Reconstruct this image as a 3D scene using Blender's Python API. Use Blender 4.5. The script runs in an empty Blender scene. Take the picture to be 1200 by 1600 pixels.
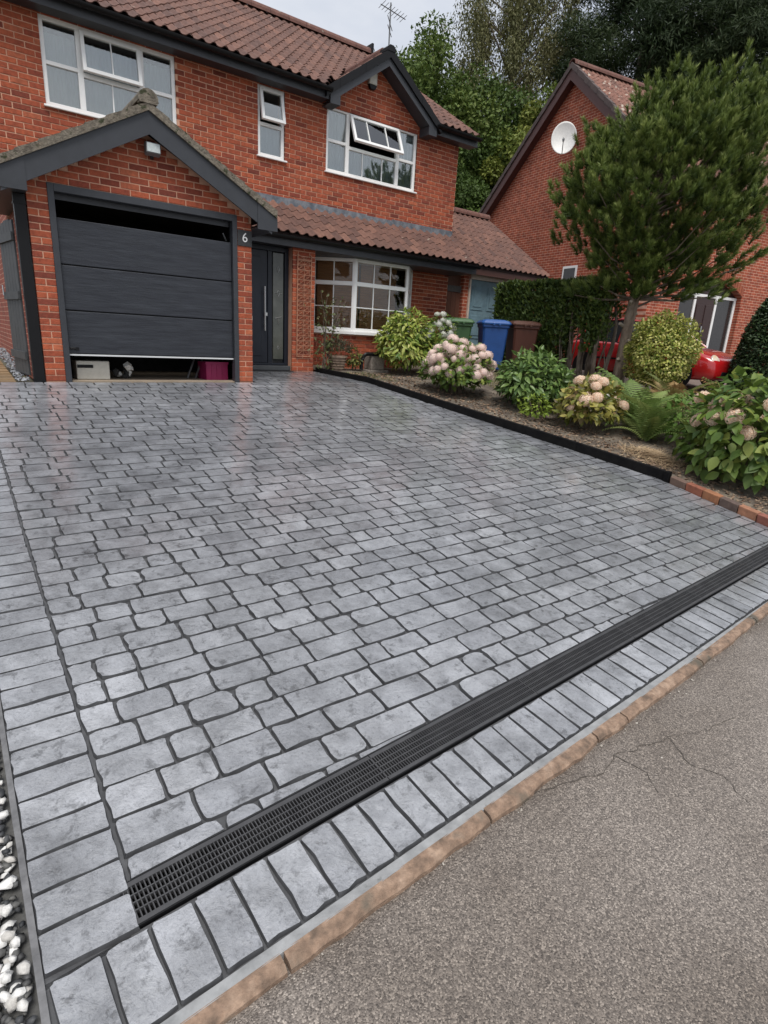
import bpy, bmesh, math, random
import numpy as np
from mathutils import Vector, Matrix, Euler
random.seed(7); rng = np.random.default_rng(7)
S = bpy.context.scene
COL = S.collection
R = math.radians

# ------------------------------------------------------------------ camera
cd = bpy.data.cameras.new('camera'); cam = bpy.data.objects.new('camera', cd); COL.objects.link(cam)
cd.sensor_fit = 'HORIZONTAL'; cd.sensor_width = 36.0; cd.lens = 36.0 * 902.55 / 1200.0
cd.clip_start = 0.05; cd.clip_end = 600
cam.location = (-0.9559, -8.3636, 0.7566)
cam.rotation_euler = (1.2768, -0.0551, -0.6288)
S.camera = cam

# ------------------------------------------------------------------ sky, sun, exposure
w = bpy.data.worlds.new('World'); S.world = w; w.use_nodes = True
wt = w.node_tree; wt.nodes.clear()
wo = wt.nodes.new('ShaderNodeOutputWorld'); bg = wt.nodes.new('ShaderNodeBackground')
sky = wt.nodes.new('ShaderNodeTexSky'); sky.sky_type = 'NISHITA'; sky.sun_disc = False
SUN_EL, SUN_AZ = R(62), R(205)
sky.sun_elevation = SUN_EL; sky.sun_rotation = SUN_AZ; sky.dust_density = 3
tc = wt.nodes.new('ShaderNodeTexCoord'); mp = wt.nodes.new('ShaderNodeMapping'); mp.inputs['Scale'].default_value = (1.0, 1.0, 2.6)
nz = wt.nodes.new('ShaderNodeTexNoise'); nz.inputs['Scale'].default_value = 2.3; nz.inputs['Detail'].default_value = 7; nz.inputs['Roughness'].default_value = .55
cr = wt.nodes.new('ShaderNodeValToRGB')
cr.color_ramp.elements[0].position = .33; cr.color_ramp.elements[0].color = (7.0, 7.6, 8.8, 1)
cr.color_ramp.elements[1].position = .68; cr.color_ramp.elements[1].color = (10.6, 10.8, 11.2, 1)
mx = wt.nodes.new('ShaderNodeMix'); mx.data_type = 'RGBA'; mx.inputs[0].default_value = .90
L = wt.links.new
L(tc.outputs['Generated'], mp.inputs[0]); L(mp.outputs[0], nz.inputs['Vector']); L(nz.outputs[0], cr.inputs[0])
L(sky.outputs[0], mx.inputs[6]); L(cr.outputs[0], mx.inputs[7]); L(mx.outputs[2], bg.inputs[0])
bg.inputs[1].default_value = .046; L(bg.outputs[0], wo.inputs[0])
sl = bpy.data.lights.new('sun', 'SUN'); so = bpy.data.objects.new('sun', sl); COL.objects.link(so)
sl.energy = 1.5; sl.angle = R(24); sl.color = (1, .96, .9)
so.rotation_euler = (R(90) - SUN_EL, 0, R(180) - SUN_AZ)
so.location = (0, -20, 30)
S.view_settings.view_transform = 'Standard'; S.view_settings.look = 'None'
S.view_settings.exposure = 1.0; S.view_settings.gamma = 1.0; S.view_settings.use_curve_mapping = False

# camera projection, used only to find which repeated pieces show largest (they become single objects)
CAMM = Euler(cam.rotation_euler, 'XYZ').to_matrix().transposed(); CAML = Vector(cam.location)
def shown(p, margin=40):
    v = CAMM @ (Vector(p) - CAML)
    if v.z > -.1: return None
    x = 600 + 902.55 * v.x / -v.z; y = 800 - 902.55 * v.y / -v.z
    return -v.z if -margin < x < 1200 + margin and -margin < y < 1600 + margin else None

# ------------------------------------------------------------------ materials
MATS = {}
def mat(name, cols, rough=.6, src='none', nscale=6, namt=.25, detail=4, bump=0, bscale=60, bdist=.003, metal=0, spec=.5,
        transl=0, rvar=0, coat=0, coords='Object', spots=None, stretch=None, sss=0):
    """cols: one or more colours. src: none | attr (per vertex random) | obj (per object random) chooses among them, noise varies value."""
    if name in MATS: return MATS[name]
    m = bpy.data.materials.new(name); m.use_nodes = True; t = m.node_tree; n = t.nodes; l = t.links.new
    b = n['Principled BSDF']; out = n['Material Output']
    b.inputs['Roughness'].default_value = rough; b.inputs['Metallic'].default_value = metal
    b.inputs['Specular IOR Level'].default_value = spec
    if coat: b.inputs['Coat Weight'].default_value = coat; b.inputs['Coat Roughness'].default_value = .08
    c = n.new('ShaderNodeTexCoord')
    vec = n.new('ShaderNodeNewGeometry').outputs['Position'] if coords == 'World' else c.outputs[coords]
    if stretch:
        mm = n.new('ShaderNodeMapping'); mm.inputs['Scale'].default_value = stretch; l(vec, mm.inputs[0]); vec = mm.outputs[0]
    if len(cols) > 1 and src != 'none':
        ramp = n.new('ShaderNodeValToRGB'); e = ramp.color_ramp.elements
        while len(e) < len(cols): e.new(.5)
        for i, cc in enumerate(cols):
            e[i].position = i / (len(cols) - 1); e[i].color = (*cc, 1)
        if src == 'attr':
            a = n.new('ShaderNodeAttribute'); a.attribute_name = 'rnd'; l(a.outputs['Fac'], ramp.inputs[0])
        else:
            a = n.new('ShaderNodeObjectInfo'); l(a.outputs['Random'], ramp.inputs[0])
        base = ramp.outputs[0]
    elif len(cols) > 1:
        nn = n.new('ShaderNodeTexNoise'); nn.inputs['Scale'].default_value = nscale; nn.inputs['Detail'].default_value = detail
        l(vec, nn.inputs['Vector'])
        ramp = n.new('ShaderNodeValToRGB'); e = ramp.color_ramp.elements
        while len(e) < len(cols): e.new(.5)
        for i, cc in enumerate(cols):
            e[i].position = .3 + .4 * i / (len(cols) - 1); e[i].color = (*cc, 1)
        l(nn.outputs[0], ramp.inputs[0]); base = ramp.outputs[0]
    else:
        rgb = n.new('ShaderNodeRGB'); rgb.outputs[0].default_value = (*cols[0], 1); base = rgb.outputs[0]
    if namt:
        n2 = n.new('ShaderNodeTexNoise'); n2.inputs['Scale'].default_value = nscale * 2.3; n2.inputs['Detail'].default_value = detail; n2.inputs['Roughness'].default_value = .65
        l(vec, n2.inputs['Vector'])
        mr = n.new('ShaderNodeMapRange'); mr.inputs[1].default_value = .25; mr.inputs[2].default_value = .75
        mr.inputs[3].default_value = 1 - namt; mr.inputs[4].default_value = 1 + namt; l(n2.outputs[0], mr.inputs[0])
        mu = n.new('ShaderNodeMix'); mu.data_type = 'RGBA'; mu.blend_type = 'MULTIPLY'; mu.inputs[0].default_value = 1
        l(base, mu.inputs[6]); l(mr.outputs[0], mu.inputs[7]); base = mu.outputs[2]
    if spots:   # (colour, scale, threshold): blotches of another colour, wear or lichen
        sc, ss, th = spots
        n3 = n.new('ShaderNodeTexNoise'); n3.inputs['Scale'].default_value = ss; n3.inputs['Detail'].default_value = 5; l(vec, n3.inputs['Vector'])
        m3 = n.new('ShaderNodeMapRange'); m3.inputs[1].default_value = th; m3.inputs[2].default_value = th + .08; l(n3.outputs[0], m3.inputs[0])
        x3 = n.new('ShaderNodeMix'); x3.data_type = 'RGBA'; l(m3.outputs[0], x3.inputs[0]); l(base, x3.inputs[6]); x3.inputs[7].default_value = (*sc, 1); base = x3.outputs[2]
    l(base, b.inputs['Base Color'])
    if rvar:
        n4 = n.new('ShaderNodeTexNoise'); n4.inputs['Scale'].default_value = nscale * .8; n4.inputs['Detail'].default_value = 5; l(vec, n4.inputs['Vector'])
        m4 = n.new('ShaderNodeMapRange'); m4.inputs[1].default_value = .3; m4.inputs[2].default_value = .7
        m4.inputs[3].default_value = max(rough - rvar, .03); m4.inputs[4].default_value = min(rough + rvar, 1); l(n4.outputs[0], m4.inputs[0]); l(m4.outputs[0], b.inputs['Roughness'])
    if bump:
        n5 = n.new('ShaderNodeTexNoise'); n5.inputs['Scale'].default_value = bscale; n5.inputs['Detail'].default_value = 6; n5.inputs['Roughness'].default_value = .6; l(vec, n5.inputs['Vector'])
        bp = n.new('ShaderNodeBump'); bp.inputs['Strength'].default_value = bump; bp.inputs['Distance'].default_value = bdist
        l(n5.outputs[0], bp.inputs['Height']); l(bp.outputs[0], b.inputs['Normal'])
    if transl:
        tr = n.new('ShaderNodeBsdfTranslucent'); l(base, tr.inputs[0]); ms = n.new('ShaderNodeMixShader'); ms.inputs[0].default_value = transl
        l(b.outputs[0], ms.inputs[1]); l(tr.outputs[0], ms.inputs[2]); l(ms.outputs[0], out.inputs[0])
    MATS[name] = m
    return m

def glass_mat(name, tint=(.9, .95, .95), base=.06):
    m = bpy.data.materials.new(name); m.use_nodes = True; t = m.node_tree; n = t.nodes; n.clear(); l = t.links.new
    o = n.new('ShaderNodeOutputMaterial'); tr = n.new('ShaderNodeBsdfTransparent'); gl = n.new('ShaderNodeBsdfGlossy')
    tr.inputs[0].default_value = (*tint, 1); gl.inputs['Roughness'].default_value = .015
    fr = n.new('ShaderNodeFresnel'); fr.inputs[0].default_value = 1.48
    ad = n.new('ShaderNodeMath'); ad.inputs[1].default_value = base; l(fr.outputs[0], ad.inputs[0])
    nn = n.new('ShaderNodeTexNoise'); nn.inputs['Scale'].default_value = 2.5; tcn = n.new('ShaderNodeTexCoord'); l(tcn.outputs['Object'], nn.inputs['Vector'])
    bp = n.new('ShaderNodeBump'); bp.inputs['Strength'].default_value = .15; bp.inputs['Distance'].default_value = .01; l(nn.outputs[0], bp.inputs['Height']); l(bp.outputs[0], gl.inputs['Normal'])
    ms = n.new('ShaderNodeMixShader'); l(ad.outputs[0], ms.inputs[0]); l(tr.outputs[0], ms.inputs[1]); l(gl.outputs[0], ms.inputs[2]); l(ms.outputs[0], o.inputs[0])
    return m
GLASS = glass_mat('window_glass', base=.17)
GLASS_DARK = glass_mat('tinted_glass', (.88, .86, .82), .0)

BRICKC = [(.16, .033, .019), (.27, .054, .024), (.40, .092, .038), (.30, .064, .029), (.35, .076, .033), (.20, .041, .023), (.44, .12, .054)]
M_brick = mat('brick', BRICKC, .85, 'obj', 9, .34, bump=.8, bscale=90, bdist=.006, coords='World')
M_brick_s = mat('brick_many', BRICKC, .85, 'attr', 9, .34, bump=.8, bscale=90, bdist=.006, coords='World')
M_mortar = mat('mortar', [(.62, .36, .25), (.55, .30, .20)], .95, nscale=2.5, namt=.15, bump=.4, bscale=120)
TILEC = [(.115, .056, .042), (.155, .075, .055), (.095, .048, .038), (.185, .09, .064)]
M_tile = mat('roof_tile', TILEC, .8, 'obj', 7, .3, bump=.5, bscale=70, spots=((.32, .27, .22), 6, .70), coords='World')
M_tile_s = mat('roof_tile_many', TILEC, .8, 'attr', 7, .3, bump=.5, bscale=70, spots=((.32, .27, .22), 6, .70), coords='World')
STONEC = [(.250, .258, .280), (.300, .310, .334), (.272, .281, .304), (.340, .350, .375), (.285, .294, .318), (.232, .240, .261)]
def stone_mat(name, src, cols=STONEC, coat=1.0):
    m = bpy.data.materials.new(name); m.use_nodes = True; t = m.node_tree; n = t.nodes; l = t.links.new; b = n['Principled BSDF']
    pos = n.new('ShaderNodeNewGeometry').outputs['Position']
    ramp = n.new('ShaderNodeValToRGB'); e = ramp.color_ramp.elements
    while len(e) < len(cols): e.new(.5)
    for i, cc in enumerate(cols): e[i].position = i / (len(cols) - 1); e[i].color = (*cc, 1)
    if src == 'attr': at_ = n.new('ShaderNodeAttribute'); at_.attribute_name = 'rnd'; l(at_.outputs['Fac'], ramp.inputs[0])
    else: l(n.new('ShaderNodeObjectInfo').outputs['Random'], ramp.inputs[0])
    def noise(sc, det, lo, hi, a_, b_, ro=.6, dist=0):
        q = n.new('ShaderNodeTexNoise'); q.inputs['Scale'].default_value = sc; q.inputs['Detail'].default_value = det; q.inputs['Roughness'].default_value = ro; q.inputs['Distortion'].default_value = dist; l(pos, q.inputs['Vector'])
        r_ = n.new('ShaderNodeMapRange'); r_.inputs[1].default_value = lo; r_.inputs[2].default_value = hi; r_.inputs[3].default_value = a_; r_.inputs[4].default_value = b_; l(q.outputs[0], r_.inputs[0]); return q.outputs[0], r_.outputs[0]
    base_ = ramp.outputs[0]
    def mul(x, f):
        q = n.new('ShaderNodeMix'); q.data_type = 'RGBA'; q.blend_type = 'MULTIPLY'; q.inputs[0].default_value = 1; l(x, q.inputs[6]); l(f, q.inputs[7]); return q.outputs[2]
    base_ = mul(base_, noise(.55, 5, .35, .65, .66, 1.14)[1])            # broad uneven release stain
    base_ = mul(base_, noise(5.2, 10, .34, .66, .58, 1.28, .74, .15)[1])      # marbling
    base_ = mul(base_, noise(13, 6, .555, .645, 1, .46, .72, .25)[1])        # dark scuffs left by the mats
    base_ = mul(base_, noise(85, 4, .55, .68, 1, .72)[1])                 # pores
    l(base_, b.inputs['Base Color'])
    l(noise(2.2, 6, .3, .7, .26, .50)[1], b.inputs['Roughness'])
    b.inputs['Coat Weight'].default_value = coat; l(noise(3.5, 5, .3, .7, .07, .24)[1], b.inputs['Coat Roughness']); b.inputs['Coat IOR'].default_value = 1.6
    h1 = noise(16, 7, 0, 1, 0, 1, .62, .8)[0]; h2 = noise(95, 4, 0, 1, 0, .25)[1]
    ad = n.new('ShaderNodeMath'); l(h1, ad.inputs[0]); l(h2, ad.inputs[1])
    bp = n.new('ShaderNodeBump'); bp.inputs['Strength'].default_value = .9; bp.inputs['Distance'].default_value = .018; l(ad.outputs[0], bp.inputs['Height']); l(bp.outputs[0], b.inputs['Normal'])
    bp2 = n.new('ShaderNodeBump'); bp2.inputs['Strength'].default_value = .16; bp2.inputs['Distance'].default_value = .006; l(h1, bp2.inputs['Height']); l(bp2.outputs[0], b.inputs['Coat Normal'])
    return m
M_stone = stone_mat('stamped_stone', 'obj'); M_stone_s = stone_mat('stamped_stone_many', 'attr')
M_joint = mat('dark_joint', [(.050, .051, .055), (.085, .087, .092)], .42, nscale=9, namt=.2, bump=.4, bscale=70)
M_upvc = mat('white_upvc', [(.85, .85, .84)], .32, namt=.03)
M_anth = mat('anthracite_board', [(.034, .037, .044)], .45, nscale=3, namt=.15, bump=.08, bscale=40)
M_black = mat('black_plastic', [(.007, .007, .008)], .45, namt=.1, spec=.25)
M_blackm = mat('black_metal', [(.02, .02, .022)], .4, namt=.15, metal=.2)
M_lead = mat('lead_flashing', [(.10, .115, .14), (.24, .25, .27)], .55, nscale=8, namt=.35, metal=.3, bump=.3, bscale=20)

# ------------------------------------------------------------------ mesh builder
class MB:
    def __init__(s): s.v = []; s.f = []; s.r = []; s.m = []; s.np = []
    def add(s, vs, fs, rnd=.5, mi=0):
        o = len(s.v); s.v.extend([tuple(p) for p in vs]); s.r.extend([rnd] * len(vs))
        for f in fs: s.f.append(tuple(i + o for i in f)); s.m.append(mi)
        return s
    def box(s, x0, x1, y0, y1, z0, z1, rnd=.5, mi=0, M=None):
        vs = [(x0, y0, z0), (x1, y0, z0), (x1, y1, z0), (x0, y1, z0), (x0, y0, z1), (x1, y0, z1), (x1, y1, z1), (x0, y1, z1)]
        if M is not None: vs = [M @ Vector(p) for p in vs]
        return s.add(vs, [(0, 3, 2, 1), (4, 5, 6, 7), (0, 1, 5, 4), (1, 2, 6, 5), (2, 3, 7, 6), (3, 0, 4, 7)], rnd, mi)
    def prism(s, pts, d0, d1, axis='y', rnd=.5, mi=0, M=None):
        n = len(pts)
        def P(a, b, d): return {'y': (a, d, b), 'x': (d, a, b), 'z': (a, b, d)}[axis]
        vs = [P(a, b, d0) for a, b in pts] + [P(a, b, d1) for a, b in pts]
        if M is not None: vs = [M @ Vector(p) for p in vs]
        fs = [tuple(range(n)), tuple(range(2 * n - 1, n - 1, -1))] + [(i, i + n, (i + 1) % n + n, (i + 1) % n) for i in range(n)]
        return s.add(vs, fs, rnd, mi)
    def tube(s, pts, rad, seg=8, rnd=.5, mi=0, caps=True):
        pts = [Vector(p) for p in pts]; n = len(pts)
        if not hasattr(rad, '__len__'): rad = [rad] * n
        vs = []; up = Vector((.123, .31, .94)).normalized()
        for i, p in enumerate(pts):
            d = (pts[min(i + 1, n - 1)] - pts[max(i - 1, 0)])
            d = d.normalized() if d.length > 1e-9 else Vector((0, 0, 1))
            a = d.cross(up)
            if a.length < .05: a = d.cross(Vector((1, 0, 0)))
            a.normalize(); b = d.cross(a)
            for k in range(seg):
                t = 2 * math.pi * k / seg
                vs.append(p + (a * math.cos(t) + b * math.sin(t)) * rad[i])
        fs = []
        for i in range(n - 1):
            for k in range(seg):
                fs.append((i * seg + k, i * seg + (k + 1) % seg, (i + 1) * seg + (k + 1) % seg, (i + 1) * seg + k))
        if caps: fs.append(tuple(range(seg - 1, -1, -1))); fs.append(tuple((n - 1) * seg + k for k in range(seg)))
        return s.add(vs, fs, rnd, mi)
    def lathe(s, prof, c=(0, 0, 0), seg=20, rnd=.5, mi=0, M=None):
        vs = []; n = len(prof)
        for r, z in prof:
            for k in range(seg):
                t = 2 * math.pi * k / seg; vs.append(Vector((r * math.cos(t), r * math.sin(t), z)))
        if M is not None: vs = [M @ v for v in vs]
        vs = [v + Vector(c) for v in vs]
        fs = [(i * seg + k, i * seg + (k + 1) % seg, (i + 1) * seg + (k + 1) % seg, (i + 1) * seg + k) for i in range(n - 1) for k in range(seg)]
        fs.append(tuple(range(seg - 1, -1, -1))); fs.append(tuple((n - 1) * seg + k for k in range(seg)))
        return s.add(vs, fs, rnd, mi)
    def mesh(s, name, mats):
        me = bpy.data.meshes.new(name); me.from_pydata(s.v, [], s.f)
        for m in (mats if isinstance(mats, (list, tuple)) else [mats]): me.materials.append(m)
        if any(s.m): me.polygons.foreach_set('material_index', s.m)
        a = me.attributes.new('rnd', 'FLOAT', 'POINT'); a.data.foreach_set('value', s.r)
        me.update(); return me
    def build(s, name, mats, parent=None, smooth=False, loc=None, bevel=0):
        return obj(name, s.mesh(name, mats), parent, smooth, loc, bevel)

def obj(name, me, parent=None, smooth=False, loc=None, bevel=0):
    o = bpy.data.objects.new(name, me); COL.objects.link(o)
    if parent is not None: o.parent = parent
    if loc is not None: o.location = loc
    if smooth:
        me.polygons.foreach_set('use_smooth', [True] * len(me.polygons))
        if smooth == 'auto':
            me.polygons.foreach_set('use_smooth', [True] * len(me.polygons))
            me.set_sharp_from_angle(angle=R(40))
    if bevel:
        b = o.modifiers.new('bevel', 'BEVEL'); b.width = bevel; b.segments = 2; b.limit_method = 'ANGLE'; b.angle_limit = R(40)
    return o
def npmesh(name, V, F, rnd, mats, mi=None):
    """V (n,3), F (m,k) same k, rnd (n)"""
    me = bpy.data.meshes.new(name); k = F.shape[1]
    me.vertices.add(len(V)); me.vertices.foreach_set('co', np.ascontiguousarray(V, dtype=np.float32).ravel())
    me.loops.add(F.size); me.loops.foreach_set('vertex_index', np.ascontiguousarray(F, dtype=np.int32).ravel())
    me.polygons.add(len(F)); me.polygons.foreach_set('loop_start', np.arange(len(F), dtype=np.int32) * k)
    for m in (mats if isinstance(mats, (list, tuple)) else [mats]): me.materials.append(m)
    if mi is not None: me.polygons.foreach_set('material_index', np.asarray(mi, dtype=np.int32))
    a = me.attributes.new('rnd', 'FLOAT', 'POINT'); a.data.foreach_set('value', np.asarray(rnd, dtype=np.float32))
    me.update(calc_edges=True); return me
def tag(o, label=None, cat=None, group=None, kind=None):
    if label: o['label'] = label
    if cat: o['category'] = cat
    if group: o['group'] = group
    if kind: o['kind'] = kind
    return o
def empty(name, loc, label, cat, group=None, rz=0):
    o = bpy.data.objects.new(name, None); COL.objects.link(o); o.location = loc; o.rotation_euler = (0, 0, rz); o.empty_display_size = .1
    return tag(o, label, cat, group)

# ------------------------------------------------------------------ terrain
def base(y): return .14 * y if y < 0 else min(.05 * y, .12)
def sm(t): t = min(max(t, 0), 1); return t * t * (3 - 2 * t)
def G(x, y):
    return base(max(y, -7.3)) + min(max((x - 6) * .05, 0), .2) * sm((y + 6.4) / 3)
ROADZ = -1.045
def DRr(y):   # x of the drive's right edge
    if y > -1.77: return 4.56 + (5.12 - 4.56) * (1.3 - y) / 3.07
    if y > -3.83: return 5.12 + .43 * (-1.77 - y) / 2.06
    if y > -4.94: return 5.55 + .20 * (-3.83 - y) / 1.11
    return 5.75 - .16 * (-4.94 - y)
def drain_y(x): return -6.79 + .063 * (x + .73)      # back edge of the drain
DRW, BOW, STW, KEW = .143, .272, .034, .054

M_ground = mat('rough_ground', [(.06, .055, .04), (.10, .10, .06)], .95, nscale=.8, namt=.3)
xs = [-300, -80, -30, -12] + list(np.arange(-6, 26, 1.0)) + [30, 45, 90, 300]
ys = [-300, -80, -30, -14] + [-9, -8, -7.6, -7.3] + list(np.arange(-7, 14, 1.0)) + [20, 40, 90, 300]
V = []; 
for y in ys:
    for x in xs:
        V.append((x, y, (G(x, y) if y > -7.3 else ROADZ) - .22 if -30 < x < 30 and y < 14 else (ROADZ - .22 if y < -7.3 else .0)))
nx = len(xs); F = [(j * nx + i, j * nx + i + 1, (j + 1) * nx + i + 1, (j + 1) * nx + i) for j in range(len(ys) - 1) for i in range(nx - 1)]
g = MB().add(V, F).build('ground', M_ground); tag(g, kind='structure')

# road
M_road = mat('tarmac', [(.082, .074, .068), (.125, .115, .107)], .8, nscale=1.3, namt=.25, bump=.5, bscale=200, bdist=.004)
def road_mat():
    m = bpy.data.materials.new('tarmac_aggregate'); m.use_nodes = True; t = m.node_tree; n = t.nodes; l = t.links.new; b = n['Principled BSDF']
    c = n.new('ShaderNodeTexCoord').outputs['Object']
    v = n.new('ShaderNodeTexVoronoi'); v.inputs['Scale'].default_value = 215; l(c, v.inputs['Vector'])
    r = n.new('ShaderNodeValToRGB'); e = r.color_ramp.elements
    cols = [(0, (.072, .064, .058)), (.3, (.132, .118, .106)), (.62, (.190, .172, .156)), (.86, (.25, .226, .202)), (.97, (.37, .34, .305))]
    while len(e) < 5: e.new(.5)
    for i, (p, cc) in enumerate(cols): e[i].position = p; e[i].color = (*cc, 1)
    sep = n.new('ShaderNodeSeparateColor'); l(v.outputs['Color'], sep.inputs[0]); l(sep.outputs[0], r.inputs[0])
    nn = n.new('ShaderNodeTexNoise'); nn.inputs['Scale'].default_value = 1.1; nn.inputs['Detail'].default_value = 8; l(c, nn.inputs['Vector'])
    r2 = n.new('ShaderNodeValToRGB'); r2.color_ramp.elements[0].position = .3; r2.color_ramp.elements[0].color = (.66, .60, .55, 1); r2.color_ramp.elements[1].position = .68; r2.color_ramp.elements[1].color = (1.2, 1.16, 1.14, 1); l(nn.outputs[0], r2.inputs[0])
    mu = n.new('ShaderNodeMix'); mu.data_type = 'RGBA'; mu.blend_type = 'MULTIPLY'; mu.inputs[0].default_value = 1; l(r.outputs[0], mu.inputs[6]); l(r2.outputs[0], mu.inputs[7])
    l(mu.outputs[2], b.inputs['Base Color']); b.inputs['Roughness'].default_value = .62
    bp = n.new('ShaderNodeBump'); bp.inputs['Strength'].default_value = .5; bp.inputs['Distance'].default_value = .004; bp.invert = True
    n6 = n.new('ShaderNodeTexNoise'); n6.inputs['Scale'].default_value = 3; n6.inputs['Detail'].default_value = 8; l(c, n6.inputs['Vector'])
    ma = n.new('ShaderNodeMath'); ma.operation = 'ADD'; l(v.outputs['Distance'], ma.inputs[0]); l(n6.outputs[0], ma.inputs[1])
    l(ma.outputs[0], bp.inputs['Height']); l(bp.outputs[0], b.inputs['Normal'])
    return m
M_road = road_mat()
def kerb_front(x): return drain_y(x) - DRW - BOW - STW - KEW
def kerb_line(x): return kerb_front(x) + .012 * max(0, x - 2) ** 1.5
# the road with a worn edge against the kerb and two cracks cut down into it
CR = [[(.72, -7.17), (.95, -7.25), (1.13, -7.30), (1.27, -7.26), (1.42, -7.29), (1.62, -7.33), (1.85, -7.40), (2.1, -7.44)],
      [(1.62, -7.33), (1.52, -7.48), (1.58, -7.60), (1.5, -7.75)], [(1.27, -7.26), (1.3, -7.4), (1.22, -7.5)]]
def crack_d(x, y):
    best = 9
    for line in CR:
        for (ax, ay), (bx, by) in zip(line, line[1:]):
            vx, vy = bx - ax, by - ay; t = max(0, min(1, ((x - ax) * vx + (y - ay) * vy) / (vx * vx + vy * vy)))
            best = min(best, math.hypot(x - ax - t * vx, y - ay - t * vy))
    return best
gx = np.concatenate([np.arange(-1.3, 2.6, .022), np.arange(2.6, 6.5, .15)]); gu = np.concatenate([np.linspace(0, .62, 30), np.linspace(.7, 2.4, 12)])
V = []
from mathutils import noise as mno
def road_z(x, y):
    u = kerb_line(x) + .05 - y
    z = base(kerb_line(x)) - .010 - .012 * u + .006 * mno.noise((x * 2.1, y * 2.1, 0)) + .003 * mno.noise((x * 9, y * 9, 3))
    edge = .05 + .06 * abs(mno.noise((x * 2.7, 0, 5))) + .03 * mno.noise((x * 14, 0, 9))
    return z - (.016 * sm(1 - (u - .05) / edge) if u > .0 else .016)
for u in gu:
    for x in gx:
        y = kerb_line(x) + .05 - u; z = road_z(x, y)
        V.append((x, y, z))
nx = len(gx); F = [(j * nx + i, (j + 1) * nx + i, (j + 1) * nx + i + 1, j * nx + i + 1) for j in range(len(gu) - 1) for i in range(nx - 1)]
rd = MB().add(V, F); 
rd.add([(-60, -9.35, ROADZ - .02), (60, -9.35, ROADZ - .02), (60, -16, ROADZ - .03), (-60, -16, ROADZ - .03)], [(3, 2, 1, 0)])
rd.add([(-60, -7.3, ROADZ - .03), (-1.25, -7.3, ROADZ - .03), (-1.25, -9.4, ROADZ - .03), (-60, -9.4, ROADZ - .03)], [(3, 2, 1, 0)])
rd.add([(6.3, -6.3, ROADZ - .03), (60, -6.3, ROADZ - .03), (60, -9.4, ROADZ - .03), (6.3, -9.4, ROADZ - .03)], [(3, 2, 1, 0)])
road = tag(rd.build('road', M_road, smooth=True), kind='structure')
M_crack = mat('dirty_crack', [(.05, .042, .035), (.08, .068, .057)], .95, nscale=20, namt=.3)
random.seed(77)
for line in CR:
    pts = []
    for (ax_, ay_), (bx_, by_) in zip(line, line[1:]):
        for k in range(9):
            t = k / 9; x = ax_ + (bx_ - ax_) * t; y = ay_ + (by_ - ay_) * t; pts.append((x + .016 * mno.noise((x * 17, y * 17, 1)), y + .016 * mno.noise((x * 17, y * 17, 8)) + random.gauss(0, .0015)))
    vs = []
    for k, (x, y) in enumerate(pts):
        q = pts[min(k + 1, len(pts) - 1)]; p_ = pts[max(k - 1, 0)]; d = Vector((q[0] - p_[0], q[1] - p_[1])).normalized(); wd_ = random.uniform(.0008, .0034) * (1 - .5 * k / len(pts))
        for s_ in (-1, 1): vs.append((x - d.y * wd_ * s_, y + d.x * wd_ * s_, road_z(x, y) + .0035))
    MB().add(vs, [(2 * k, 2 * k + 1, 2 * k + 3, 2 * k + 2) for k in range(len(pts) - 1)]).build('crack', M_crack, road)
# stray chippings lying in the worn edge of the road
mb = MB()
def pebble(mb, c, r, rnd, mi=0, flat=.7):
    t = [(1, 0, 0), (-1, 0, 0), (0, 1, 0), (0, -1, 0), (0, 0, 1), (0, 0, -1), (.62, .62, .45), (-.62, .6, .4), (.6, -.62, .4), (-.6, -.6, .45)]
    e = Euler((random.uniform(-.5, .5), random.uniform(-.5, .5), random.uniform(0, 6.3))).to_matrix()
    sx, sy, sz = r * random.uniform(.8, 1.25), r * random.uniform(.55, 1), r * flat * random.uniform(.6, 1)
    vs = [e @ Vector((p[0] * sx * random.uniform(.75, 1.15), p[1] * sy * random.uniform(.75, 1.15), p[2] * sz)) + Vector(c) for p in t]
    mb.add(vs, [(4, 6, 7), (4, 7, 9), (4, 9, 8), (4, 8, 6), (6, 0, 2), (6, 2, 7), (7, 2, 1), (7, 1, 9), (9, 1, 3), (9, 3, 8), (8, 3, 0), (8, 0, 6), (5, 2, 0), (5, 1, 2), (5, 3, 1), (5, 0, 3)], rnd, mi)
for i in range(420):
    x = random.uniform(-1.0, 4.5); y = kerb_line(x) - abs(random.gauss(0, .09)) - .01
    pebble(mb, (x, y, base(kerb_line(x)) - .018), random.uniform(.003, .008), random.random())
M_chip = mat('road_chippings', [(.12, .10, .085), (.3, .27, .23), (.5, .47, .42)], .8, 'attr', 20, .1)
tag(mb.build('road_chippings', M_chip), kind='stuff')
# manhole cover at the edge of the road
mc = empty('manhole_cover', (2.42, -7.62, base(kerb_line(2.42)) - .022), 'round grey iron cover set in the tarmac by the kerb', 'manhole cover')
M_iron = mat('worn_iron', [(.13, .13, .13), (.2, .2, .2)], .6, nscale=20, namt=.2, metal=.5, bump=.3)
MB().lathe([(.15, 0), (.15, .012), (.14, .015), (.135, .009), (0.001, .009)], seg=32).build('rim', M_iron, mc)
mb = MB()
for a in range(-5, 6):
    hw = math.sqrt(max(0, .125 ** 2 - (a * .022) ** 2)); mb.box(-hw, hw, a * .022 - .006, a * .022 + .006, .008, .0135)
mb.build('tread', M_iron, mc)

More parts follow.
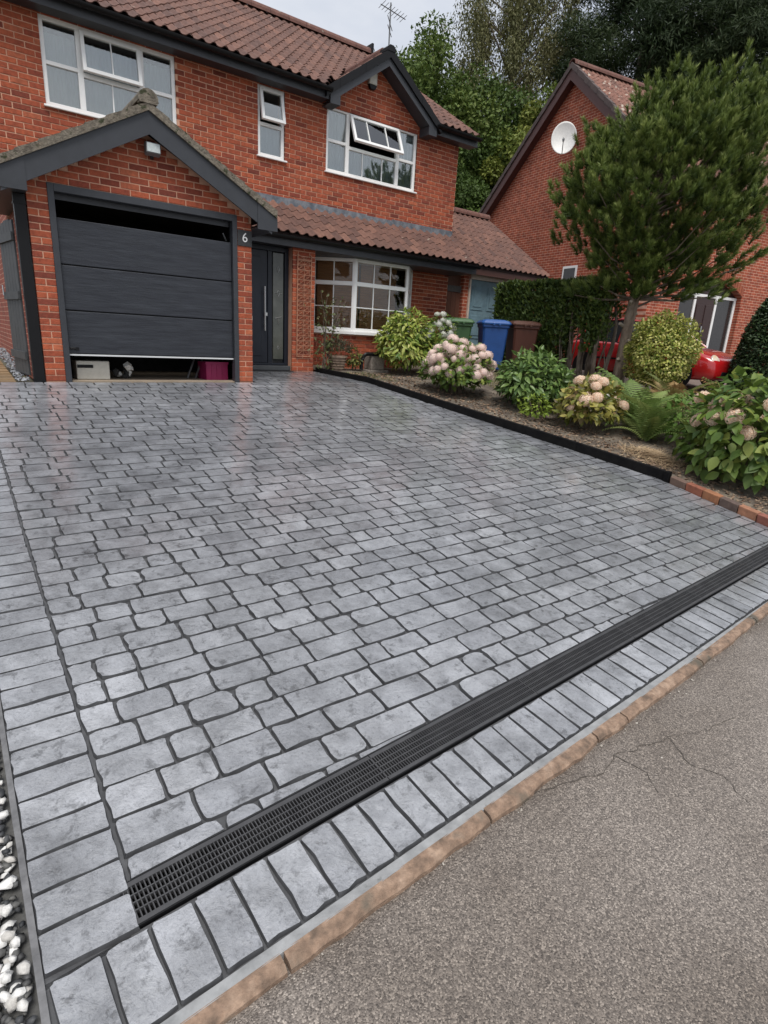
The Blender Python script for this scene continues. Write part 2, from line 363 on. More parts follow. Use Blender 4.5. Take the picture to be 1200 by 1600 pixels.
# kerb stones, concrete strip
M_kerb = mat('red_kerb', [(.12, .085, .062), (.24, .16, .112), (.34, .24, .175)], .88, nscale=16, namt=.4, detail=8, bump=.8, bscale=110, bdist=.006, spots=((.10, .085, .065), 4, .55), coords='World')
M_conc = mat('grey_concrete', [(.22, .225, .23), (.31, .315, .32)], .75, nscale=10, namt=.2, bump=.4, bscale=80, spots=((.11, .115, .11), 14, .64))
kb = empty('kerb', (0, kerb_line(0), ROADZ), 'worn red concrete kerb stones between the driveway border and the road', 'kerb')
xk = -1.3; i = 0
joints = [-1.3, -.38, .52, 1.30, 1.56, 2.45, 3.35, 4.25, 5.15, 6.2]
for x0, x1 in zip(joints, joints[1:]):
    mb = MB(); n = 14
    P = []
    for k in range(n + 1):
        x = x0 + .006 + (x1 - x0 - .012) * k / n; yb = kerb_line(x) + KEW; yf = kerb_line(x) + .012 * mno.noise((x * 5, 1, 2)) + .008 * mno.noise((x * 19, 1, 2))
        zt = base(yb) + .002; zj = .004 * mno.noise((x * 7, 4, 2))
        P.append([(x, yb, zt - .12), (x, yb, zt), (x, yf + .012, zt + zj - .004), (x, yf, zt + zj - .016 + .006 * mno.noise((x * 23, 0, 0))), (x, yf - .004, zt - .12)])
    vs = [p for r in P for p in r]; fs = []
    for k in range(n):
        for j in range(4): fs.append((k * 5 + j, k * 5 + j + 1, (k + 1) * 5 + j + 1, (k + 1) * 5 + j))
    fs += [(0, 4, 3, 2, 1), tuple(n * 5 + j for j in range(5))]
    o = mb.add([Vector(p) - kb.location for p in vs], fs).build('kerb_stone', M_kerb, kb)
mb = MB(); P = []
for x in np.arange(-.99, 6.0, .08):
    yb = drain_y(x) - DRW - BOW; yf = yb - STW - .004; zz = base(yb)
    P += [(x, yb, zz - .1), (x, yb, zz - .006), (x, yf, zz - .003 + .003 * mno.noise((x * 9, 0, 0))), (x, yf, zz - .1)]
n = len(P) // 4; fs = [(k * 4 + j, k * 4 + j + 1, (k + 1) * 4 + j + 1, (k + 1) * 4 + j) for k in range(n - 1) for j in range(3)] + [(3, 2, 1, 0), tuple((n - 1) * 4 + j for j in range(4))]
tag(mb.add(P, fs).build('concrete_strip', M_conc), kind='structure')

# ------------------------------------------------------------------ stamped driveway
XL = -.70; XLO = -.965          # joint between side border and field, outer edge of the border
JD = .017
def sheet(mb, xs_, lo, hi, ny):
    for xa, xb in zip(xs_, xs_[1:]):
        for k in range(ny):
            q = []
            for x, t in ((xa, k / ny), (xb, k / ny), (xb, (k + 1) / ny), (xa, (k + 1) / ny)):
                y = lo(x) + (hi(x) - lo(x)) * t; q.append((x, y, base(y) - JD))
            mb.add(q, [(0, 1, 2, 3)])
dv = MB()
sheet(dv, list(np.linspace(-.735, 4.5, 12)), lambda x: drain_y(x) + .006, lambda x: 0.0, 1)
sheet(dv, list(np.linspace(4.5, 5.86, 6)), lambda x: drain_y(x) + .006, lambda x: (1.3 - (x - 4.56) / .1824) if x < 5.12 else ((-1.77 - (x - 5.12) / .2087) if x < 5.55 else -3.83 - (x - 5.55) / .18), 1)
sheet(dv, [XLO - .012, -.735], lambda x: drain_y(x) - DRW - .02, lambda x: 0.0, 1)
sheet(dv, list(np.linspace(XLO - .012, 5.7, 12)), lambda x: drain_y(x) - DRW - BOW + .001, lambda x: drain_y(x) - DRW - .0055, 1)
sheet(dv, [2.74, 4.52], lambda x: 0.0, lambda x: 1.345, 1)
drive = dv.build('driveway', M_joint); tag(drive, kind='structure')

def clip(poly, a, b, c):     # keep a*x+b*y<=c
    out = []
    for i in range(len(poly)):
        p, q = poly[i], poly[(i + 1) % len(poly)]
        dp, dq = a * p[0] + b * p[1] - c, a * q[0] + b * q[1] - c
        if dp <= 0: out.append(p)
        if (dp < 0 < dq) or (dq < 0 < dp):
            t = dp / (dp - dq); out.append((p[0] + t * (q[0] - p[0]), p[1] + t * (q[1] - p[1])))
    return out
def rrect(x0, x1, y0, y1, rad, jit):
    pts = []
    cs = [(x0, y0, 180), (x1, y0, 270), (x1, y1, 0), (x0, y1, 90)]
    for k, (cx, cy, a0) in enumerate(cs):
        r = min(rad * random.uniform(.35, 1.5), (x1 - x0) * .4, (y1 - y0) * .42)
        ox = cx + (r if k in (0, 3) else -r); oy = cy + (r if k in (0, 1) else -r)
        for a in (0, 45, 90):
            t = R(a0 + a); pts.append((ox + r * math.cos(t), oy + r * math.sin(t)))
        nx_, ny_, _ = cs[(k + 1) % 4]
        for f in (.35, .68):
            pts.append((cx + (nx_ - cx) * f + random.gauss(0, jit), cy + (ny_ - cy) * f + random.gauss(0, jit)))
    return [(x + random.gauss(0, jit * .6), y + random.gauss(0, jit * .6)) for x, y in pts]
def stone_geo(poly, zf):
    """low cushion with a sloping rim: poly ccw in world xy; returns verts relative to centroid"""
    cx = sum(p[0] for p in poly) / len(poly); cy = sum(p[1] for p in poly) / len(poly); n = len(poly)
    cz = zf(cy)
    dz = random.gauss(0, .0011); tx, ty = random.gauss(0, .009), random.gauss(0, .009)
    o = [(x - cx, y - cy, zf(y) - cz - JD - .002) for x, y in poly]
    t = []
    for x, y in poly:
        d = math.hypot(x - cx, y - cy); k = max(.5, 1 - (.0035 + .0035 * random.random()) / max(d, .01))
        xx, yy = cx + (x - cx) * k, cy + (y - cy) * k
        t.append((xx - cx, yy - cy, zf(yy) - cz + dz + tx * (xx - cx) + ty * (yy - cy)))
    return (cx, cy, cz), o + t, [tuple(range(n, 2 * n))] + [(i, (i + 1) % n, (i + 1) % n + n, i + n) for i in range(n)]
def area(p): return .5 * abs(sum(p[i][0] * p[(i + 1) % len(p)][1] - p[(i + 1) % len(p)][0] * p[i][1] for i in range(len(p))))
stones = []; J = .0034
# field rows run parallel to the house
PIT = .1515; y0 = .02; k = 0
yrow = -7.0
while yrow < 1.34:
    ya, yb = yrow + J, yrow + PIT - J
    xl = XL if yrow + PIT < .06 else 2.76
    xr = DRr((ya + yb) / 2) + .01
    x = xl + .001
    first = True
    while x < xr:
        ln = random.choice([.15, .17, .2, .22, .25, .27, .29, .31]) * random.uniform(.94, 1.06)
        if first: ln *= random.uniform(.55, 1.1); first = False
        xe = min(x + ln, xr + .02)
        wob = random.gauss(0, .0015)
        poly = rrect(x + J, xe - J, ya + wob, yb + wob + random.gauss(0, .0015), random.choice([.007, .010, .014, .020, .030]), .0021)
        # keep behind the drain, clear of the right edging
        poly = clip(poly, .063, -1, 6.79 - .063 * .73 - .008) if yrow < -6.2 else poly
        for (yA, yB) in ((1.3, -1.77), (-1.77, -3.83), (-3.83, -4.94), (-4.94, -7.3)):
            if poly and yB - .2 < yrow < yA + .2:
                xa, xb_ = DRr(yA - 1e-4), DRr(yB + 1e-4); sl_ = (xb_ - xa) / (yB - yA)
                poly = clip(poly, 1, -sl_, xa - sl_ * yA - .006)
        poly = [p for p in poly if p[1] < (-.004 if p[0] < 2.735 else 1.335)] if poly and yb > -.02 else poly
        if poly and len(poly) > 3 and area(poly) > .0011: stones.append(poly)
        x = xe
    yrow += PIT
# side border, one header stone wide
y = drain_y(XL) - DRW - .012
ynext = y
while y < -.01:
    ln = .125 * random.uniform(.97, 1.03)
    if y + ln > -.01: ln = -.01 - y
    if ln > .03: stones.append(rrect(XLO + .004, XL - .006, y + .0032, y + ln - .0032, .006, .0017))
    y += ln
# front border, stones laid across
sdir = Vector((1, .063)).normalized(); ndir = Vector((sdir.y, -sdir.x))
p0 = Vector((XLO + .01, drain_y(XLO) - DRW - .014)); d = 0
while True:
    ln = .131 * random.uniform(.96, 1.04); c0 = p0 + sdir * d
    if c0.x > 5.45: break
    dep = BOW - .014
    if d == 0: ln = .14
    rr = rrect(.0045, ln - .0045, .004, dep - .008, .007, .0022)
    stones.append([tuple(c0 + sdir * a + ndir * b) for a, b in reversed(rr)])
    d += ln
cand = []
for poly in stones:
    cx = sum(p[0] for p in poly) / len(poly); cy = sum(p[1] for p in poly) / len(poly)
    s_ = shown((cx, cy, base(cy)), 20); cand.append((area(poly) / s_ ** 2.2 if s_ else 0, poly))
cand.sort(key=lambda t: -t[0])
rest = MB()
def ccw(p):
    a = sum(p[i][0] * p[(i + 1) % len(p)][1] - p[(i + 1) % len(p)][0] * p[i][1] for i in range(len(p))); return p if a > 0 else p[::-1]
for i, (s_, poly) in enumerate(cand):
    c, vs, fs = stone_geo(ccw(poly), base)
    if i < 300:
        mb = MB().add(vs, fs); mb.m[1:] = [1] * (len(fs) - 1); mb.build('stone', [M_stone, M_joint], drive, loc=c)
    else:
        k0 = len(rest.m); rest.add([Vector(v) + Vector(c) for v in vs], fs, random.random()); rest.m[k0 + 1:] = [1] * (len(fs) - 1)
o = rest.build('stone_field', [M_stone_s, M_joint], drive); o['kind'] = 'stuff'

# ------------------------------------------------------------------ linear drain
dr = empty('channel_drain', (-.73, drain_y(-.73), base(drain_y(-.73)) - .001), 'long black slotted channel drain across the front of the driveway', 'drain')
ang = math.atan(.063)
def drain_local(mb):      # local x along the drain, y towards the road, z up; sits on the slope of the drive
    tilt = Matrix.Rotation(math.atan(.14), 3, 'X')
    return mb
_u = Vector((1, .063, .14 * .063)).normalized(); _n = Vector((0, -.14, 1)).normalized(); _v = _n.cross(_u).normalized(); _n = _u.cross(_v)
DM = Matrix(((_u.x, _v.x, _n.x, 0), (_u.y, _v.y, _n.y, 0), (_u.z, _v.z, _n.z, 0), (0, 0, 0, 1)))
gl = MB(); Lg = 1.0
for yy in (-.001, -.0375, -.0705, -.1035, -.142): pass
rows = [(-.016, -.044), (-.048, -.070), (-.074, -.096), (-.100, -.127)]
bars_y = [(0, -.016), (-.044, -.0478), (-.0698, -.0738), (-.0956, -.1), (-.127, -.1425)]
for a, b in bars_y: gl.box(.002, Lg - .002, b, a, -.016, 0)
npitch = 76
for k in range(npitch + 1):
    x = .002 + (Lg - .004) * k / npitch
    for a, b in ((-.0158, -.0442), (-.0476, -.07), (-.0736, -.0958), (-.0998, -.1272)):
        gl.box(x - .0019, x + .0019, b, a, -.018, -.0012)
M_grate = mat('black_grate', [(.038, .038, .041), (.055, .055, .058)], .45, nscale=8, namt=.2, rvar=.12)
gm = gl.mesh('grate', M_grate)
for k in range(6):
    o = obj('grate', gm, dr); o.matrix_local = DM @ Matrix.Translation((k * 1.0, 0, 0))
ch = MB(); ch.box(-.006, 6.0, -.1475, -.1432, -.12, -.001); ch.box(-.006, 6.0, .0006, .005, -.12, -.001); ch.box(-.006, .0012, -.143, 0, -.12, -.001); ch.box(-.006, 6.0, -.1475, .005, -.125, -.12)
o = ch.build('channel', M_black, dr); o.matrix_local = DM.copy()
# ------------------------------------------------------------------ gravel beside the border
mb = MB()
def gz(y): return base(y) - .035
for i in range(6000):
    y = -7.35 + 4.6 * random.random() ** 1.35; x = XLO - .02 - random.random() * .5
    r_ = random.random()
    if r_ < .27:
        rad = random.uniform(.013, .029); mi = 0
    else: rad = random.uniform(.011, .024); mi = 1
    pebble(mb, (x - rad * .6, y, gz(y) + random.uniform(-.004, .020) + (.006 if mi == 0 else 0)), rad, random.random(), mi, .8)
M_wst = mat('white_stone', [(.42, .40, .37), (.70, .69, .67), (.58, .57, .55)], .8, 'attr', 30, .25, bump=.8, bscale=60, bdist=.006)
M_dst = mat('dark_slate_stone', [(.02, .022, .025), (.06, .062, .066), (.11, .108, .10), (.035, .036, .04)], .6, 'attr', 30, .3, bump=.3, bscale=80)
tag(mb.build('gravel', [M_wst, M_dst], smooth=True), kind='stuff')
M_edge = mat('border_edge', [(.10, .10, .105), (.16, .16, .165)], .6, nscale=12, namt=.3)
mb = MB(); P = []
for y in np.arange(-7.4, -.01, .1):
    z = base(y); jx = .003 * mno.noise((y * 7, 0, 0)); P += [(XLO - .016 + jx, y, z - .09), (XLO - .015 + jx, y, z - .008), (XLO + .004, y, z - .006), (XLO + .004, y, z - .09)]
n = len(P) // 4; fs = [(k * 4 + j, (k + 1) * 4 + j, (k + 1) * 4 + j + 1, k * 4 + j + 1) for k in range(n - 1) for j in range(3)] + [(0, 1, 2, 3), tuple((n - 1) * 4 + 3 - j for j in range(4))]
tag(mb.add(P, fs).build('border_edge', M_edge), kind='structure')
mb = MB(); ygr = np.arange(-7.4, .01, .4); P = []
for y in ygr: P += [(-4.5, y, base(y) - .05), (XLO - .012, y, base(y) - .05)]
tag(mb.add(P, [(2 * k, 2 * k + 1, 2 * k + 3, 2 * k + 2) for k in range(len(ygr) - 1)]).build('gravel_bed', M_dst), kind='structure')

# ================================================================== the house
house = empty('brick_house', (0, 0, 0), 'red brick house with grey garage door, dark trim and open white windows', 'house')
GW = 2.726; WY = 2.04; WX0, WX1 = -.03, 8.30; APX = GW / 2 - .018
BK = []
bricks = []        # (x0,x1,z0,yfront)
def lay(x0, x1, z0, z1, Y, pitch, ln, org, holes=(), lim=None, skip=None):
    k0 = int(round(z0 / .075)); k1 = int(math.ceil(z1 / .075))
    for k in range(k0, k1):
        za = k * .075; zc = za + .0375
        if zc > z1: break
        a0, a1 = (x0, x1) if lim is None else lim(zc + .03)
        a0, a1 = max(a0, x0), min(a1, x1)
        iv = [(a0, a1)]
        for hx0, hx1, hz0, hz1 in holes:
            if hz0 < zc < hz1:
                nv = []
                for p, q in iv:
                    if hx1 <= p or hx0 >= q: nv.append((p, q)); continue
                    if hx0 > p: nv.append((p, hx0))
                    if hx1 < q: nv.append((hx1, q))
                iv = nv
        off = org + (pitch / 2 if k % 2 else 0)
        for p, q in iv:
            i0 = int(math.floor((p - off) / pitch)); i = i0
            while off + i * pitch < q:
                ba, bb = max(off + i * pitch, p), min(off + i * pitch + ln, q)
                if bb - ba > .035: bricks.append((ba, bb, za + .0065, Y))
                i += 1
def wall_slab(mb, x0, x1, y0, y1, z0, z1, holes):
    xs_ = sorted(set([x0, x1] + [min(max(h[i], x0), x1) for h in holes for i in (0, 1)]))
    for xa, xb in zip(xs_, xs_[1:]):
        if xb - xa < 1e-5: continue
        xm = (xa + xb) / 2; cuts = sorted([(h[2], h[3]) for h in holes if h[0] < xm < h[1]]); z = z0
        for ca, cb in cuts:
            if ca > z: mb.box(xa, xb, y0, y1, z, min(ca, z1))
            z = max(z, cb)
        if z < z1: mb.box(xa, xb, y0, y1, z, z1)
# --- garage front
GH = (.215, GW - .215, -.5, 2.25)
def glim(z): d = (2.98 - z) / .55; return (APX - d, APX + d)
lay(0, GW, 0, 2.96, 0, .228, .2145, 0, [GH], glim)
# --- upstairs wall
W1 = (.60, 2.41, 3.59, 4.66); W2 = (3.76, 4.26, 3.61, 4.66); W3 = (5.09, 7.19, 3.62, 4.68)
UH = [W1, W2, W3]
def ulim(z):
    if z < 4.70: return (WX0, WX1)
    d = (5.58 - z) / .70; return (6.2 - d, 6.2 + d)
lay(WX0, 1.0, 2.4, 3.0, WY, .225, .2125, WX0); lay(1.7, 3.2, 2.4, 3.0, WY, .225, .2125, WX0)
lay(WX0, WX1, 3.0, 4.7, WY, .225, .2125, WX0, UH)
lay(WX0, WX1, 4.725, 5.5, WY, .225, .2125, WX0, UH, ulim)
# --- downstairs: pier by the door, wall right of the bay, pier at the gate, wall under the bay
PX0, PX1, PY = 4.08, 4.52, 1.35
lay(PX0, PX1, .0, 2.2, PY, .225, .2125, PX0 + .0)
lay(7.28, WX1, .0, 2.2, WY, .225, .215, 7.28)
cand = []
for b_ in bricks:
    s_ = shown(((b_[0] + b_[1]) / 2, b_[3], b_[2]), 5); cand.append(((b_[1] - b_[0]) / s_ ** 2 if s_ else 0, b_))
cand.sort(key=lambda t: -t[0])
bm0 = MB(); bm0.box(-.1085, .1085, 0, .05, 0, .065); 
# bevel the front arrises a little by hand
def brick_geo(mb, x0, x1, z0, Y, rnd):
    e = .003; z1 = z0 + .0625
    vs = [(x0, Y + e, z0), (x1, Y + e, z0), (x1, Y + e, z1), (x0, Y + e, z1), (x0 + e, Y, z0 + e), (x1 - e, Y, z0 + e), (x1 - e, Y, z1 - e), (x0 + e, Y, z1 - e), (x0, Y + .03, z0), (x1, Y + .03, z0), (x1, Y + .03, z1), (x0, Y + .03, z1)]
    mb.add(vs, [(4, 5, 6, 7), (0, 1, 5, 4), (1, 2, 6, 5), (2, 3, 7, 6), (3, 0, 4, 7), (8, 9, 1, 0), (9, 10, 2, 1), (10, 11, 3, 2), (11, 8, 0, 3)], rnd)
unit = {}
rest = MB()
wall_parts = {}
for i, (s_, (x0, x1, z0, Y)) in enumerate(cand):
    jx, jy = random.gauss(0, .0008), random.gauss(0, .0008)
    if i < 300:
        ln = round((x1 - x0) * 200) / 200
        if ln not in unit:
            u = MB(); brick_geo(u, -ln / 2, ln / 2, 0, 0, .5); unit[ln] = u.mesh('brick', M_brick)
        obj('brick', unit[ln], house, loc=((x0 + x1) / 2, Y + jy, z0 + jx))
    else: brick_geo(rest, x0, x1, z0 + jx, Y + jy, random.random())
o = rest.build('brickwork', M_brick_s, house); o['kind'] = 'stuff'
# mortar and the hidden body of the walls
mb = MB(); MD = .007
mb.box(.002, .2145, MD, .22, -.25, 2.25); mb.box(GW - .2145, GW - .002, MD, .22, -.25, 2.25)
mb.prism([(.002, 2.25), (GW - .002, 2.25), (GW - .002, 2.30), (APX, 2.985), (.002, 2.30)], MD, .11, 'y')
mb.box(0.004, .11, .22, WY + .02, -.1, 2.24); mb.box(GW - .11, GW - .004, .22, WY + .02, -.1, 2.24)
mb.build('garage_wall', M_mortar, house)
mb = MB(); wall_slab(mb, WX0 + .002, WX1 - .002, WY + MD, WY + .28, 2.2, 4.70, UH)
mb.prism([(5.09 + .0, 4.70), (7.31, 4.70), (6.2, 5.56)], WY + MD, WY + .28, 'y'); 
mb.box(WX0 + .002, 4.9, WY + MD, WY + .28, -.1, 2.2); mb.box(7.30, WX1 - .002, WY + MD, WY + .28, -.1, 2.2)
mb.box(PX0 + .002, PX1 - .002, PY + MD, WY + .02, -.1, 2.19)
mb.build('front_wall', M_mortar, house)
def brick_tex_mat(name, colA, colB, mortar, scale=1.0, axis='xz'):
    m = bpy.data.materials.new(name); m.use_nodes = True; t = m.node_tree; n = t.nodes; l = t.links.new; b = n['Principled BSDF']
    c = n.new('ShaderNodeTexCoord'); sp = n.new('ShaderNodeSeparateXYZ'); l(c.outputs['Object'], sp.inputs[0]); cb = n.new('ShaderNodeCombineXYZ')
    if axis == 'xz': l(sp.outputs[0], cb.inputs[0])
    else: l(sp.outputs[1], cb.inputs[0])
    l(sp.outputs[2], cb.inputs[1])
    br = n.new('ShaderNodeTexBrick'); br.inputs['Scale'].default_value = 1; br.inputs['Brick Width'].default_value = .225; br.inputs['Row Height'].default_value = .075; br.inputs['Mortar Size'].default_value = .0066
    br.inputs['Color1'].default_value = (*colA, 1); br.inputs['Color2'].default_value = (*colB, 1); br.inputs['Mortar'].default_value = (*mortar, 1); br.inputs['Mortar Smooth'].default_value = .1
    l(cb.outputs[0], br.inputs['Vector'])
    nn = n.new('ShaderNodeTexNoise'); nn.inputs['Scale'].default_value = 5; nn.inputs['Detail'].default_value = 5; l(c.outputs['Object'], nn.inputs['Vector'])
    mr = n.new('ShaderNodeMapRange'); mr.inputs[1].default_value = .3; mr.inputs[2].default_value = .7; mr.inputs[3].default_value = .72; mr.inputs[4].default_value = 1.25; l(nn.outputs[0], mr.inputs[0])
    mu = n.new('ShaderNodeMix'); mu.data_type = 'RGBA'; mu.blend_type = 'MULTIPLY'; mu.inputs[0].default_value = 1; l(br.outputs[0], mu.inputs[6]); l(mr.outputs[0], mu.inputs[7]); l(mu.outputs[2], b.inputs['Base Color'])
    b.inputs['Roughness'].default_value = .9
    bp = n.new('ShaderNodeBump'); bp.invert = True; bp.inputs['Distance'].default_value = .006; l(br.outputs['Fac'], bp.inputs['Height']); l(bp.outputs[0], b.inputs['Normal'])
    return m
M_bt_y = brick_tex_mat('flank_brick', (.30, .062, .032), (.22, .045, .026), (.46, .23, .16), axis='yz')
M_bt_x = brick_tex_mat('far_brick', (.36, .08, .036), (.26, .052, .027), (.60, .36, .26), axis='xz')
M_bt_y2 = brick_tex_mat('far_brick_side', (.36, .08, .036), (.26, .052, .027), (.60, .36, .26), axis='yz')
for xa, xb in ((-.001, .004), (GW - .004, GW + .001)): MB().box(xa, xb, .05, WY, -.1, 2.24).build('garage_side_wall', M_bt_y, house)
for xa, xb in ((WX0 - .002, WX0 + .2), (WX1 - .2, WX1 + .001)):
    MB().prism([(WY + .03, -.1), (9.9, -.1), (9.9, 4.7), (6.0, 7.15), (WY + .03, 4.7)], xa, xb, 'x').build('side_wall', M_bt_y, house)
M_inside = mat('dim_plaster', [(.22, .2, .18)], .9, namt=.05)
mb = MB(); mb.box(WX0 + .2, WX1 - .2, 9.6, 9.88, -.1, 4.7); mb.box(WX0 + .2, WX1 - .2, WY + .3, 9.6, 2.55, 2.75); mb.box(WX0 + .2, WX1 - .2, WY + .3, 9.6, 4.72, 4.8)
mb.box(WX0 + .2, WX1 - .2, WY + .3, 9.6, -.1, .05); mb.box(.11, GW - .11, 1.9, 2.03, -.1, 2.24); mb.box(3.0, 3.1, WY + 2.3, 9.6, 0, 4.7); mb.box(WX0 + .2, WX1 - .2, 4.4, 4.5, .05, 4.7)
mb.build('inner_walls', M_inside, house)

# --- roof tiles: one roll and one pan, laid over the row below
TW, TG = .18, .30
def tile_mesh(w=TW, ln=.355, mt=M_tile):
    n = 9; prof = []
    for i in range(n + 1):
        u = i / n
        h = .004 if u < .42 else .004 + .034 * math.sin(math.pi * (u - .42) / .58)
        if u < .42: h -= .006 * math.sin(math.pi * u / .42)
        prof.append((u * w, h))
    mb = MB()
    vs = [(x, 0, h) for x, h in prof] + [(x, ln, h) for x, h in prof] + [(x, .002, h - .014) for x, h in prof]
    m = n + 1
    fs = [(i, i + 1, i + 1 + m, i + m) for i in range(n)] + [(i + 2 * m, i + 1 + 2 * m, i + 1, i) for i in range(n)]
    return vs, fs
TV, TF = tile_mesh()
tile_me = MB().add(TV, TF).mesh('tile', M_tile); tile_me.polygons.foreach_set('use_smooth', [True] * len(TF)); tile_me.set_sharp_from_angle(angle=R(50))
TVn = np.array(TV); TFn = np.array(TF)
def tile_places(x0, x1, p0, slope, runlen, gauge=TG, ok=None):
    """rows climb from p0=(y,z) at the given slope"""
    a = math.atan(slope); rows = int(runlen / gauge + .999); nx_ = int(round((x1 - x0) / TW)); out = []
    for r_ in range(rows):
        s_ = r_ * gauge
        for i in range(nx_):
            x = x0 + i * (x1 - x0) / nx_; y = p0[0] + s_ * math.cos(a); z = p0[1] + s_ * math.sin(a) + .012
            if ok is None or ok(x + TW / 2, y): out.append((x, y, z, a + R(-2.2)))
    return out
def tmat(x, y, z, a, rz=0): return Matrix.Translation((x, y, z)) @ Matrix.Rotation(rz, 4, 'Z') @ Matrix.Rotation(a, 4, 'X')
def tiles_joined(name, places, parent, rz=0, org=None, m=None):
    V = []; Fs = []; rr = []
    for k, (x, y, z, a) in enumerate(places):
        M_ = np.array(tmat(x, y, z + random.gauss(0, .0015), a + random.gauss(0, .004))); P_ = TVn @ M_[:3, :3].T + M_[:3, 3]
        V.append(P_); Fs.append(TFn + k * len(TV)); rr += [random.random()] * len(TV)
    me = npmesh(name, np.concatenate(V), np.concatenate(Fs), rr, m or M_tile_s); me.polygons.foreach_set('use_smooth', [True] * len(me.polygons)); me.set_sharp_from_angle(angle=R(50))
    o = obj(name, me, parent); o['kind'] = 'stuff'; return o
M_under = mat('roof_underlay', [(.035, .02, .018)], .95, namt=.1)
# main roof
RS = .62; RY0, RZ0 = 1.70, 4.83
def gable2_clear(x, y):   # not where the cross gable stands
    z = RZ0 + RS * (y - RY0); d = (5.72 - z) / .70
    return not (6.2 - d + .05 < x < 6.2 + d - .05)
places = tile_places(-.12, 8.56, (RY0, RZ0), RS, 5.02, ok=gable2_clear)
lean = tile_places(3.02, 8.34, (1.12, 2.325), .65, 1.06, gauge=.285)
mroof = MB(); sy = RY0 + .05
mp_ = [(sy, RZ0 - .02), (6.0, RZ0 - .02 + RS * (6.0 - sy)), (9.95 + .3, RZ0 - .02 + RS * (6 - sy) - RS * 4.25), (9.95 + .3, RZ0 - .07 + RS * (6 - sy) - RS * 4.25), (6.0, RZ0 - .09 + RS * (6.0 - sy)), (sy, RZ0 - .06)]; mroof.prism(mp_, -.12, 5.0, 'x')
mroof.prism(mp_, 7.4, 8.55, 'x')
my_ = WY + .35; mroof.prism([(my_, RZ0 - .02 + RS * (my_ - sy)), (6.0, RZ0 - .02 + RS * (6.0 - sy)), (9.95 + .3, RZ0 - .02 + RS * (6 - sy) - RS * 4.25), (9.95 + .3, RZ0 - .07 + RS * (6 - sy) - RS * 4.25), (6.0, RZ0 - .09 + RS * (6.0 - sy)), (my_, RZ0 - .06 + RS * (my_ - sy))], 5.0, 7.4, 'x')
roof = mroof.build('roof', M_under, house)
lroof = MB().prism([(1.17, 2.32), (WY + .006, 2.32 + .65 * (WY - 1.17)), (WY + .006, 2.24 + .65 * (WY - 1.17)), (1.2, 2.26)], 3.02, 8.33, 'x').build('porch_roof', M_under, house)
cand = [(1 / shown(p[:3]) ** 2 if shown(p[:3], 10) else 0, p, 1) for p in lean] + [(1 / shown(p[:3]) ** 2 if shown(p[:3], 10) else 0, p, 0) for p in places]
cand.sort(key=lambda t: -t[0])
restM = []; restL = []
for i, (s_, p, isl) in enumerate(cand):
    if i < 300 and s_ > 0:
        o = obj('tile', tile_me, lroof if isl else roof); x, y, z, a = p; o.matrix_local = tmat(x, y, z + random.gauss(0, .0015), a + random.gauss(0, .004))
    else: (restL if isl else restM).append(p)
tiles_joined('tile_field', restM, roof)
if restL: tiles_joined('tile_field', restL, lroof)
# ridge tiles
M_ridge = mat('ridge_tile', [(.12, .055, .044), (.16, .075, .058)], .85, nscale=5, namt=.3, bump=.4, spots=((.25, .22, .18), 8, .64))
def ridge(parent, pa, pb, rad=.12, n=None, m=M_ridge, name='ridge_tile'):
    pa, pb = Vector(pa), Vector(pb); d = pb - pa; n = n or max(1, int(d.length / .45)); u = d.normalized(); sd = u.cross(Vector((0, 0, 1))).normalized(); up = sd.cross(u)
    for k in range(n):
        mb = MB(); vs = []
        a = pa + d * (k / n) + u * .004; b = pa + d * ((k + 1) / n) - u * .004
        for p in (a, b):
            for rr in (rad, rad - .018):
                for j in range(9):
                    t = R(200 - 220 * j / 8 - 0) if 0 else R(190 - 200 * j / 8); vs.append(p + sd * math.cos(t) * rr + up * (math.sin(t) * rr - rad * .55))
        fs = []
        for j in range(8):
            fs += [(j, j + 1, 19 + j, 18 + j), (9 + j, 27 + j, 28 + j, 10 + j), (j, 9 + j, 10 + j, j + 1), (18 + j, 19 + j, 28 + j, 27 + j)]
        fs += [(0, 18, 27, 9), (8, 17, 35, 26)]
        mb.add(vs, fs).build(name, m, parent)
ridge(roof, (-.1, 6.0, RZ0 + RS * 4.3 + .10), (8.55, 6.0, RZ0 + RS * 4.3 + .10), .13, 19)
MB().box(8.545, 8.60, 5.85, 6.15, RZ0 + RS * 4.3 - .1, RZ0 + RS * 4.3 + .22).build('ridge_end_cap', M_black, roof)
# eaves: fascia, soffit, gutter
def gutter(x0, x1, y, z, parent, r_=.058, name='gutter'):
    mb = MB(); vs = []; n = 10
    for x in (x0, x1):
        for rr in (r_, r_ - .004):
            for j in range(n + 1):
                t = R(180 + 180 * j / n); vs.append((x, y + rr * math.cos(t), z + rr * math.sin(t)))
    m = n + 1; fs = []
    for j in range(n): fs += [(j, j + 1, 2 * m + j + 1, 2 * m + j), (m + j, 3 * m + j, 3 * m + j + 1, m + j + 1)]
    fs += [(0, 2 * m, 3 * m, m), (n, m + n, 3 * m + n, 2 * m + n)]
    mb.add(vs, fs)
    for xx in (x0, x1 - .004):     # stop ends
        mb.prism([(y + r_ * math.cos(R(180 + 180 * j / n)), z + r_ * math.sin(R(180 + 180 * j / n))) for j in range(m)], xx, xx + .004, 'x')
    for xx in np.arange(x0 + .3, x1 - .1, .9):  # brackets
        mb.prism([(y + (r_ + .006) * math.cos(R(180 + 180 * j / n)), z + (r_ + .006) * math.sin(R(180 + 180 * j / n))) for j in range(m)], xx, xx + .03, 'x')
    return mb.build(name, M_black, parent, smooth='auto')
